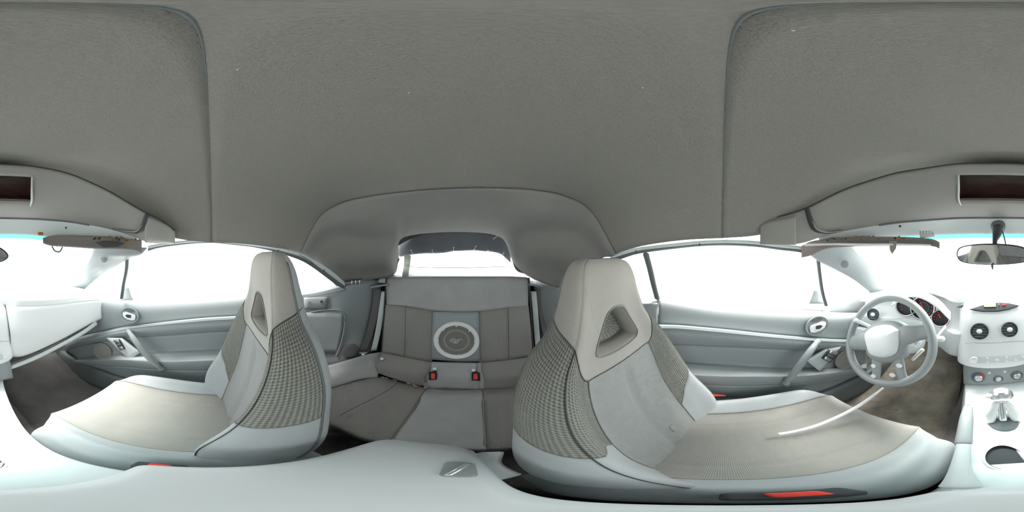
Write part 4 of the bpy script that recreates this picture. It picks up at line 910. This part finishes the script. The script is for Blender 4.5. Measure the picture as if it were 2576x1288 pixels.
def seat(name, cx, lean, lb, inner, dy=0, cyk=1.03, ccx=0, dz=0):   # inner: sign of the side that faces the console
    s = T(name, lb, 'car seat', (cx, .0, .08))
    S = lambda q, k: seatpt(q, k, cx, lean, dy)+np.array((0, 0, dz))
    face = (cx, 1.5, .6)
    def patch(nm, qs, klo, khi, n, m, lbl=None, thick=.006, fc=face, push=0):
        A = np.array([[S(q, klo(q)+(khi(q)-klo(q))*t) for q in qs] for t in np.linspace(0, 1, n)])
        return sheet(nm, None, m, s, A=A, thick=thick, face=fc, label=lbl)
    QE = 7.0 if inner > 0 else 6.35
    patch('back_insert', np.linspace(-2.2, 2.2, 41), lambda q: kz(.24), head_k, 60, M['fine'], 'fine knit centre panel')
    for sg in (1, -1):
        inn = sg == inner
        qs = sg*np.linspace(2.2, QE, 44)
        fc = (cx+sg*2, 1.0, .6)
        patch('side_bolster', qs, lambda q: skirt_k(q, inn), head_k, 60, M['mesh'], 'coarse knit side bolster', fc=fc)
        patch('lower_bolster', qs, lambda q: 0, lambda q: skirt_k(q, inn), 24, M['suedel'], 'smooth pale cloth lower bolster', fc=fc)
        pts = [S(sg*2.2, k)+np.array((0, .0015, 0)) for k in np.linspace(kz(.3), head_k(2.2), 24)]
        tube('insert_seam', pts, .0009, M['seaml'], s, seg=6, n=1)
        pts = [S(sg*4.3, k) for k in np.linspace(kz(.30), head_k(4.3), 30)]
        tube('bolster_seam', [p+np.array((sg*.0005, .0010, 0)) for p in pts], .0011, M['seam'] if inn else M['seaml'], s, seg=6, n=1)
        pts = [S(sg*QE, k) for k in np.linspace(kz(.22), kz(.92), 40)]
        tube('back_piping', [p+np.array((sg*.001, 0, 0)) for p in pts], .0022, M['plasticd'], s, seg=6, n=1)
        pts = [S(q, skirt_k(q, inn))+np.array((sg*.0005, .001, 0)) for q in qs[::3]]
        tube('skirt_seam', pts, .0012, M['seaml'], s, seg=6, n=1)
    # back shell
    qs = np.concatenate([np.linspace(QE, 10, 18), -np.linspace(10, QE, 18)[1:]])
    patch('back_shell', qs, lambda q: 0, lambda q: 9.9, 60, M['suedel'], 'smooth pale back shell', fc=(cx, -2, .6))
    # head section: side wings as grids, the middle as rings around the opening
    KT = 9.95
    for sg in (1, -1):
        patch('headrest_wing', sg*np.linspace(4.3, QE, 20), head_k, lambda q: KT, 40, M['suede'], 'worn beige-grey suede wing', fc=(cx+sg, 1.5, .8))
    kb, kt = head_k(0), KT
    # opening, a rounded trapezium in (q, k)
    zc = .786; n = 144
    def hole(a):
        c, sn_ = math.cos(a), math.sin(a); m_ = max(abs(c), abs(sn_)); x, y = c/m_, sn_/m_
        x, y = x*math.sqrt(1-.34*y*y), y*math.sqrt(1-.34*x*x)
        q = x*(1.45-.50*y); z = zc+.052*y
        return q, z
    def outer(a):
        c, sn_ = math.cos(a), math.sin(a); m_ = max(abs(c), abs(sn_)); x, y = c/m_, sn_/m_
        q = 4.3*x; lo = head_k(q); return q, lo+(kt-lo)*(y+1)/2
    ang = np.linspace(0, 2*PI, n+1)
    rings = []
    ho = [hole(a) for a in ang]; ou = [outer(a) for a in ang]
    for f in (1, .9, .8, .7, .6, .5, .4, .3, .2, .1, .04, 0):
        rings.append([S(h[0]*(1-f)+o_[0]*f, kz(h[1])*(1-f)+o_[1]*f) for h, o_ in zip(ho, ou)])
    edge = np.array(rings[-1])
    w1 = edge+np.array((0, -.006, 0)); ce = edge.mean(0)
    rings[-1] = list(edge)
    A = np.array(rings)
    sheet('headrest', None, M['suede'], s, A=A, thick=.004, face=(cx, 1.5, .8), label='worn beige-grey suede headrest with an opening')
    e1 = edge*.97+ce*.03+np.array((0, -.008, 0)); e2 = edge*.93+ce*.07+np.array((0, -.050, 0))
    sheet('opening_wall', None, M['suede'], s, A=np.array([edge, e1, (e1+e2)/2, e2]), thick=.003, face=tuple(ce+np.array((0, -.02, 0))), label='suede inner walls of the opening')
    cb = e2.mean(0)
    sheet('opening_back', None, M['mesh'], s, A=np.array([e2*(1-f)+cb*f for f in (0, .3, .6, .98)]), thick=.003, face=(cx, 2, .8), label='coarse knit at the back of the opening')
    tube('opening_seam', [tuple(p+np.array((0, .001, 0))) for p in edge[::4]], .0013, M['seaml'], s, seg=6, n=3)
    tube('tongue_seam', [S(q, head_k(q))+np.array((0, .0006, 0)) for q in np.linspace(-6.8, 6.8, 46)], .0009, M['seam'], s, seg=6, n=1)
    for sg in (1, -1): tube('headrest_seam', [S(sg*4.3, k) for k in np.linspace(head_k(4.3), kz(.93), 20)], .0008, M['suede'], s, seg=6, n=1)
    if inner > 0:
        a = S(-.5, kz(.375))+np.array((0, .003, 0))
        prism('worn_patch', [(-.006, -.014), (.006, -.016), (.010, -.004), (.006, .004), (.009, .014), (.002, .012), (-.004, .016), (-.009, .004)], .002, a, (0, 1, .4), M['plastic'], s, 0, label='small grey worn-through patch')
    # cushion
    QC = cr(np.array([(0, 0, 0), (.35, 0, 0), (.58, .05, 0), (.70, .55, 0), (.83, 1, 0), (.96, .62, .06), (1.02, .0, .25), (1.0, 0, .65), (.93, 0, 1.0)]), 8)
    CT = cr(np.array([(-.15, .285, .22, .015, .15), (-.06, .31, .232, .04, .2), (.06, .318, .238, .05, .215), (.18, .325, .24, .05, .22), (.28, .333, .236, .035, .22), (.325, .322, .23, .015, .2), (.338, .285, .225, .005, .16), (.335, .22, .22, 0, .09), (.31, .15, .215, 0, .02)]), 6)
    def cpt(q, i):
        sg = 1 if q >= 0 else -1; a = abs(q); j = min(a*8, len(QC)-1.001); j0 = int(j); f = j-j0; xf, bf, tf = QC[j0]*(1-f)+QC[j0+1]*f
        y, z, hw, b, t = CT[i]
        yy = y*cyk*(1-.14*np.clip((a-2.4)/2, 0, 1)) if y > 0 else y
        dip = -.006*math.exp(-((a-1.15)/.12)**2)*np.clip((.30-y)/.1, 0, 1)
        return np.array((cx+ccx+sg*hw*xf, yy, z+b*bf-t*tf+dip))
    up_ = (cx, .1, 2)
    A = np.array([[cpt(q, i) for q in np.linspace(-2.5, 2.5, 51)] for i in range(len(CT))])
    sheet('seat_cushion', None, M['pad'], s, A=A, thick=.006, face=up_, label='fine knit seat cushion')
    for sg in (1, -1):
        A = np.array([[cpt(sg*q, i) for q in np.linspace(2.5, 8, 40)] for i in range(len(CT))])
        sheet('cushion_bolster', None, M['suedel'], s, A=A, thick=.006, face=(cx+sg*.6, .3, 1.6), label='smooth pale cushion bolster')
        tube('cushion_seam', [cpt(sg*2.5, i)+np.array((0, 0, .001)) for i in range(2, len(CT)-10)], .0013, M['seaml'], s, seg=6, n=1)
    box('seat_base', (cx, .08, .13), (.36, .40, .10), M['dark'], s, .01)
    for sg in (1, -1): tube('seat_rail', [(cx+sg*.16, -.18, .072), (cx+sg*.16, .34, .072)], .012, M['plasticd'], s, seg=8, n=2)
    # recliner cover at the console side
    if inner > 0: sheet('recliner_cover', [[(cx+inner*.232, -.13, .36), (cx+inner*.245, -.17, .39), (cx+inner*.235, -.21, .40)], [(cx+inner*.262, -.11, .33), (cx+inner*.275, -.17, .36), (cx+inner*.262, -.22, .37)], [(cx+inner*.27, -.08, .26), (cx+inner*.285, -.16, .27), (cx+inner*.27, -.23, .28)]], M['silver'], s, 5, 5, .01, face=(cx+inner*2, 0, 1), label='pale plastic recliner cover')
    return s
DS = seat('driver_seat', -.345, 0.0, "driver's seat, worn knit cloth with suede headrest, behind the steering wheel", 1)
PS = seat('passenger_seat', .338, .11, 'front passenger seat, knit cloth with coarse dotted bolster, seen edge on', -1, dy=.032, cyk=1.10, ccx=-.015, dz=.016)
# wear on the driver's seat
for (x, y, r) in ((1668, 1089, .012), (1694, 1075, .008), (1690, 1100, .006)):
    pass
tube('side_tag', [pX(1677, 848, -.585), pX(1678, 862, -.585)], .003, M['white'], DS, seg=6, n=2, flat=.4)
# sun streak over the driver cushion, built as a solid white tube
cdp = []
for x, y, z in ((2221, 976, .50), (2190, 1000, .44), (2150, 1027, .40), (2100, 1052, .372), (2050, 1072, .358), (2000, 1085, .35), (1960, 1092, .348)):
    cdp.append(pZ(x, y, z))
co = tube('streak_white', cdp, [.003, .005, .006, .006, .006, .0055, .006], M['streak'], None, seg=10); tag(co, 'bright sun streak across the driver seat cushion, shaped as a white tube', 'streak')

# ================================================================ rear seat
def rb(x, y, off=0.0):
    d = ray(x, y); t = -(.80+.15*.55-off)/(d[1]+.15*d[2]); return C0+d*t
rs = T('rear_bench', 'dark grey knit rear bench with snap buttons and suede middle', 'car seat', (0, -.7, .05))
cx1 = [972, 1010, 1050, 1088, 1148, 1206, 1250, 1290, 1329]
def rrow(ys, offs, xs=cx1): return [rb(x, y, o) for x, y, o in zip(xs, ys, offs)]
E = [0, .015, .018, .018, .018, .018, .018, .015, 0]
rows = [[p+np.array((0, -.05, -.01)) for p in rrow([703]*9, E)], [p+np.array((0, -.03, 0)) for p in rrow([699, 698, 697, 697, 697, 697, 697, 697, 699], E)], rrow([705, 703, 702, 702, 702, 702, 702, 702, 703], E), rrow([722]*9, [e+.008 for e in E]), rrow([750]*9, [e+.006 for e in E]),
        rrow([767, 769, 775, 781, 784, 783, 778, 773, 770], E)]
sheet('top_panel', rows, M['rsuede'], rs, 5, 5, .02, label='smooth suede upper band')
cL = [970, 1000, 1030, 1060, 1090]; cLb = [961, 995, 1028, 1058, 1086]
rows = [[rb(x, y, .012) for x, y in zip(cL, (767, 769, 773, 777, 782))], [rb(x, y, .02) for x, y in zip([965, 998, 1029, 1059, 1088], (830,)*5)], [rb(x, y, .012) for x, y in zip(cLb, (887, 894, 901, 907, 910))]]
sheet('back_panel', rows, M['rmesh'], rs, 8, 6, .02, label='dark knit back panel')
cR = [1203, 1240, 1270, 1300, 1330]; cRb = [1206, 1244, 1276, 1308, 1340]
rows = [[rb(x, y, .012) for x, y in zip(cR, (783, 779, 775, 772, 770))], [rb(x, y, .02) for x, y in zip([1204, 1242, 1273, 1304, 1336], (830,)*5)], [rb(x, y, .012) for x, y in zip(cRb, (912, 909, 905, 900, 896))]]
sheet('back_panel', rows, M['rmesh'], rs, 8, 6, .02, label='dark knit back panel')
for x0, x1 in (((1020, 772), (1018, 897)), ((1278, 775), (1280, 903))):
    tube('back_seam', [rb(x0[0], x0[1], .019), rb((x0[0]+x1[0])/2, 835, .026), rb(x1[0], x1[1], .018)], .0012, M['seam'], rs, seg=6)
for x0, x1 in (((972, 700), (961, 885)), ((1330, 700), (1342, 895))): tube('back_edge', [rb(*x0, .004), rb((x0[0]+x1[0])/2, 790, .004), rb(*x1, .004)], .006, M['seam'], rs, seg=8)
sheet('leak_board', [[(x, -.91, .80) for x in (-.47, 0, .47)], [(x, -.875, .5) for x in (-.50, 0, .50)], [(x, -.84, .30) for x in (-.52, 0, .52)], [(x, -.78, .10) for x in (-.55, 0, .55)]], M['black'], rs, 3, 3, .006)  # black sheet added behind the bench to stop light leaking through gaps
# lower back between crease and bite
def lowb(x, y, f): return pY(x, y, -(.785*(1-f)+.69*f))
xsl = [960, 1000, 1040, 1086, 1092, 1148, 1204, 1210, 1260, 1300, 1342]
y0s = [885, 893, 901, 909, 910, 911, 912, 912, 907, 902, 896]
y2s = [938, 953, 965, 974, 978, 979, 981, 981, 979, 978, 975]
def seg_(i0, i1, nm, m, lb, w=.02):
    X = xsl[i0:i1]; a = y0s[i0:i1]; c = y2s[i0:i1]
    xb = [x-(10 if i0 == 0 else (8 if x < 1148 else -6)*(.8 if nm == 'x' else 1)) for x in X]
    rows = [[lowb(x, y, 0) for x, y in zip(X, a)], [lowb(x, y*.8+y2*.2, .1)+np.array((0, .03, 0)) for x, y, y2 in zip(X, a, c)], [lowb(x, (y+y2)/2, .5)+np.array((0, .025, 0)) for x, y, y2 in zip(xb, a, c)], [lowb(x, y, 1) for x, y in zip(xb, c)]]
    sheet(nm, rows, m, rs, 5, 5, .02, label=lb)
seg_(0, 4, 'lower_back', M['rmesh'], 'dark knit lower back'); seg_(3, 8, 'middle_back', M['rsuede'], 'smooth suede middle'); seg_(7, 11, 'lower_back', M['rmesh'], 'dark knit lower back')
# cushions
def cz(pts, z): return [pZ(x, y, z) for x, y in pts]
bl_ = [(800, 985), (850, 970), (905, 955), (950, 948), (1010, 964), (1076, 978)]
ml_ = [(790, 1020), (850, 1005), (910, 1002), (955, 1000), (1000, 1004), (1052, 1012)]
fl_ = [(780, 1058), (840, 1062), (880, 1078), (915, 1092), (950, 1100), (988, 1104)]
drop = lambda P, dz=.14, dy=-.02: [p+np.array((0, dy, -dz)) for p in P]
def cush(b, m, f, mt, lb, zb=.215, zm=.262, zf=.25):
    F = cz(f, zf); rows = [cz([(x, y-3) for x, y in b], zb-.03), cz(b, zb), [p*.5+q*.5+np.array((0, 0, .02)) for p, q in zip(cz(b, zb), cz(m, zm))], cz(m, zm), [p*.5+q*.5+np.array((0, 0, .006)) for p, q in zip(cz(m, zm), F)], F, [p+np.array((0, .012, -.03)) for p in F], drop(F)]
    return sheet('cushion', rows, mt, rs, 5, 6, .02, face=(0, 0, 1.2), label=lb)
cush(bl_, ml_, fl_, M['rmesh'], 'dark knit rear cushion')
bm_ = [(1076, 978), (1110, 981), (1150, 982), (1185, 982), (1213, 981)]; mm_ = [(1052, 1012), (1100, 1016), (1145, 1017), (1185, 1017), (1215, 1016)]; fm_ = [(988, 1104), (1050, 1112), (1110, 1116), (1165, 1120), (1222, 1121)]
cush(bm_, mm_, fm_, M['rsuede'], 'smooth suede middle cushion', zm=.268, zf=.256)
br_ = [(1213, 981), (1245, 980), (1275, 979), (1305, 977), (1360, 968)]; mr_ = [(1215, 1016), (1245, 1015), (1280, 1013), (1315, 1012), (1380, 1005)]; fr_ = [(1222, 1121), (1255, 1120), (1290, 1117), (1330, 1110), (1400, 1085)]
cush(br_, mr_, fr_, M['rmesh'], 'dark knit rear cushion')
tube('cushion_seam', [pZ(x, y, z)+np.array((0, 0, .004)) for x, y, z in ((1000, 964, .245), (975, 983, .276), (940, 1003, .284), (895, 1025, .282), (855, 1046, .276))], .0013, M['seam'], rs, seg=6)
for P in ([(1076, 978, .222), (1066, 992, .25), (1053, 1012, .268), (1022, 1060, .264), (990, 1103, .256)], [(1213, 981, .222), (1214, 996, .25), (1215, 1016, .27), (1218, 1065, .265), (1222, 1118, .258)]):
    tube('middle_seam', [pZ(x, y, z+.002) for x, y, z in P], .0022, M['seaml'], rs, seg=6)
# side bolster beside the left cushion
def sbolster(pts0, pts1, pts2, nm='seat_side'):
    sheet(nm, [[p+np.array((.02*np.sign(p[0]), 0, -.01)) for p in pts0], pts0, pts1, pts2], M['rsuede'], rs, 5, 5, .02, label='smooth grey side of the rear seat')
sbolster([pR(962, 886, .93), pR(925, 893, .90), pR(880, 906, .86), pR(840, 918, .84), pR(780, 930, .82)], [pR(958, 905, .895), pR(920, 915, .86), pR(878, 928, .82), pR(835, 940, .80), pR(770, 950, .79)], [pZ(950, 948, .235), pZ(912, 952, .235), pZ(868, 964, .235), pZ(825, 976, .235), pZ(770, 990, .235)])
sbolster([pR(1340, 896, .86), pR(1375, 905, .83), pR(1410, 915, .80)], [pR(1342, 915, .83), pR(1378, 925, .80), pR(1415, 935, .78)], [pZ(1345, 972, .235), pZ(1385, 968, .235), pZ(1420, 975, .235)])
for x, y, lb in ((969, 896, 'white snap button at the left end'), (1097, 919, 'white snap button left of the middle'), (1190, 922, 'white snap button right of the middle')):
    a = lowb(x, y, .0)+np.array((0, .036, 0)); a = C0+(a-C0)*.98
    lathe('snap_button', [(.0085, -.003), (.0085, .001), (.006, .003), (0, .0035)], a, C0-a, M['white'], rs, seg=20, label=lb)
for k in range(22):   # bits of foam showing at the split left seam
    f = random.random(); x = 964+f*108; y = 948+f*28+random.uniform(-1, 1); z = .236
    if .25 < f < .55 and k % 3: continue
    p = pZ(x, y, z); p = C0+(p-C0)*.985; tube('foam_crumb', [p, p+np.array((random.uniform(.006, .014), .001, -.002))], random.uniform(.0012, .0026), M['foam'] if k % 3 else M['white'], rs, seg=5, n=2)
# rear buckles
for x, y, s, lb in ((1085, 945, 1, 'rear belt buckle with red button, left of the middle'), (1201, 947, -1, 'rear belt buckle with red button, right of the middle')):
    a = lowb(x, y, .35); a = C0+(a-C0)*.945; b = T('belt_buckle', lb, 'buckle', tuple(a), 'rear belt buckles')
    n_ = Vector(C0-a).normalized()
    prism('buckle_slot', [(xx*s, yy) for xx, yy in ((-.012, -.030), (.024, -.026), (.026, .012), (.018, .034), (.006, .024), (-.012, .02))][::s], .02, a-np.array((0, .004, .0)), n_, M['black'], b, .004)
    prism('release_button', rrect(.018, .034, .004), .012, Vector(a)+n_*.006+Vector((-.008*s, 0, -.002)), n_, M['red'], b, .002)
# ---------------------------------------------------------------- subwoofer
sw = T('subwoofer', 'subwoofer with white ring and dark grille in the rear seat back', 'speaker', tuple(rb(1147, 905, .03)))
rows = [[rb(x, y, .026) for x, y in ((1088.5, 783.5), (1147, 785.5), (1204.5, 785))], [rb(x, y, .026) for x, y in ((1086, 850), (1147, 851), (1206, 850))], [rb(x, y, .026) for x, y in ((1085, 904), (1147, 909), (1207.5, 909))]]
sheet('mounting_panel', rows, M['plastic'], sw, 6, 6, .03)
sc0 = rb(1148, 857.5, .034); sn_ = (0, 1, .15)
rO = .111
lathe('ring', [(rO, -.006), (rO, .004), (rO*.97, .009), (rO*.86, .010), (rO*.80, .006), (rO*.775, -.004)], sc0, sn_, M['white'], sw, seg=72, label='white plastic ring')
lathe('basket', [(rO*.79, -.004), (rO*.78, -.012), (0, -.013)], sc0, sn_, M['dark'], sw, seg=48)
lathe('surround', [(rO*.62, -.010), (rO*.57, -.003), (rO*.50, -.0028), (rO*.44, -.010)], sc0, sn_, M['tape'], sw, seg=48, label='pale beige cone surround')
lathe('dust_cap', [(rO*.34, -.011), (rO*.25, -.007), (0, -.005)], sc0, sn_, M['plasticd'], sw, seg=36)
fs = frame(sn_).to_3x3()
for k in range(8):
    t = math.radians(90+45*k); c = Vector(sc0)+fs@Vector((rO*.80*math.cos(t), rO*.80*math.sin(t), .007))
    lathe('clip', [(.005, -.002), (.005, .003), (0, .004)], c, sn_, M['white'], sw, seg=12)
# perforated grille: a hexagonal lattice of wires between round holes, one part
bm = bmesh.new(); pit = .0066
Rg = rO*.775
def cellring(cx_, cy_):
    out = [bm.verts.new(fs@Vector((cx_+pit*.577*math.cos(math.radians(30+60*i)), cy_+pit*.577*math.sin(math.radians(30+60*i)), 0))+Vector(sc0)) for i in range(6)]
    inn = [bm.verts.new(fs@Vector((cx_+pit*.36*math.cos(math.radians(30+60*i)), cy_+pit*.36*math.sin(math.radians(30+60*i)), 0))+Vector(sc0)) for i in range(6)]
    for i in range(6):
        j = (i+1) % 6; bm.faces.new((out[i], out[j], inn[j], inn[i]))
r_ = 0
yy = -Rg
while yy < Rg:
    xx = -Rg+(pit/2 if r_ % 2 else 0)
    while xx < Rg:
        if xx*xx+yy*yy < Rg*Rg: cellring(xx, yy)
        xx += pit
    yy += pit*.866; r_ += 1
bmesh.ops.remove_doubles(bm, verts=bm.verts, dist=1e-5)
me = bpy.data.meshes.new('grille'); bm.to_mesh(me); bm.free()
gr = link('grille', me, M['pad'], sw, 'perforated metal grille'); gr['kind'] = 'stuff'
sm = gr.modifiers.new('thickness', 'SOLIDIFY'); sm.thickness = .0012
# emblem on the grille: two angular strokes inside an oval
em = [[(-.030, .002), (-.02, .010), (-.004, .010)], [(-.03, .002), (-.012, -.010), (.006, -.013)], [(-.018, .004), (.0, -.001), (-.010, -.008)], [(.002, .006), (.018, .010), (.030, .006)], [(.004, -.002), (.020, .002)], [(.004, .006), (.006, -.012)]]
e0 = None
for k, P in enumerate(em):
    tube('emblem', [Vector(sc0)+fs@Vector((x, y, .002)) for x, y in P], .0022, M['satin'], sw, seg=6, n=4)
# ---------------------------------------------------------------- rear belts
for sg, pts, pal, lb in ((1, [(949, 728, .965), (945, 770, .96), (932, 830, .945), (914, 882, .925)], [(966, 733, .96), (960, 775, .95), (952, 830, .94), (940, 882, .925)], 'grey seat belt hanging behind the passenger seat with chrome tongue'),
                         (-1, [(1358, 727, .93), (1362, 770, .92), (1372, 830, .90), (1386, 884, .88)], [(1342, 733, .92), (1346, 775, .91), (1350, 830, .90), (1354, 880, .885)], 'grey seat belt hanging between rear bench and driver seat')):
    b = T('rear_seat_belt', lb, 'seat belt', tuple(pR(pts[-1][0], 905, .93)), 'rear seat belts')
    w_ = 9 if sg > 0 else 9
    sheet('webbing', [[pR(x-w_, y, r), pR(x, y, r), pR(x+w_, y, r)] for x, y, r in pts], M['belt'], b, 6, 3, .003)
    q = sheet('belt_trim', [[pR(x-w_+2, y, r+.01), pR(x, y, r+.01), pR(x+w_-2, y, r+.01)] for x, y, r in pal], M['pale'], None, 6, 3, .01)
    tag(q, 'pale upright trim strip beside the %s rear belt' % ('passenger side' if sg > 0 else 'driver side'), 'trim')
    for yv in (735, 743): box('white_mark', pR(pal[0][0]+(-1 if sg > 0 else 0), yv, pal[0][2]-.004), (.008, .003, .003), M['white'], None, .001) if False else tube('white_mark', [pR(pal[0][0]-2, yv, pal[0][2]-.001), pR(pal[0][0]+2, yv-.5, pal[0][2]-.001)], .0016, M['white'], q, seg=6, n=2)
    bx = pts[0][0]; gx = tube('belt_guide', [pR(bx-16*sg if sg > 0 else bx+16, 722, .96 if sg > 0 else .93), pR(bx+4*sg if sg > 0 else bx-4, 719, .955 if sg > 0 else .92), pR(bx+26 if sg > 0 else bx-26, 716, .95 if sg > 0 else .91)], .009, M['plastic'], b, seg=10, flat=.7)
    if sg > 0:
        e = pR(913, 884, .915); nn = Vector(C0-e).normalized()
        prism('belt_tongue', [(-.022, .008), (.022, .010), (.024, .0), (.010, -.006), (.009, -.030), (-.009, -.030), (-.010, -.006), (-.022, -.004)], .003, e+np.array((0, 0, -.012)), nn, M['chrome'], b, .0008)
        prism('tongue_slot', rrect(.010, .012, .003), .002, e+np.array((0, 0, -.030))+np.array(nn)*.001, nn, M['dark'], b)
        prism('tongue_cover', rrect(.05, .010, .003), .006, e+np.array((0, 0, -.002)), nn, M['dark'], b, .002)
# red belt button seen past the driver's backrest
rb_ = T('belt_anchor', "red-topped belt fitting low beside the driver's door", 'buckle', tuple(pX(1790, 1015, -.60)))
prism('anchor_cap', [(-.04, -.006), (.04, -.006), (.0, .004), (-.04, .006)], .01, pX(1795, 995, -.585), (1, .1, .3), M['red'], rb_, .002)
tube('anchor_rail', [pX(1770, 1006, -.60), pX(1860, 1006, -.60)], .012, M['plasticd'], rb_, seg=10, n=2)
print('objects', len(bpy.data.objects))
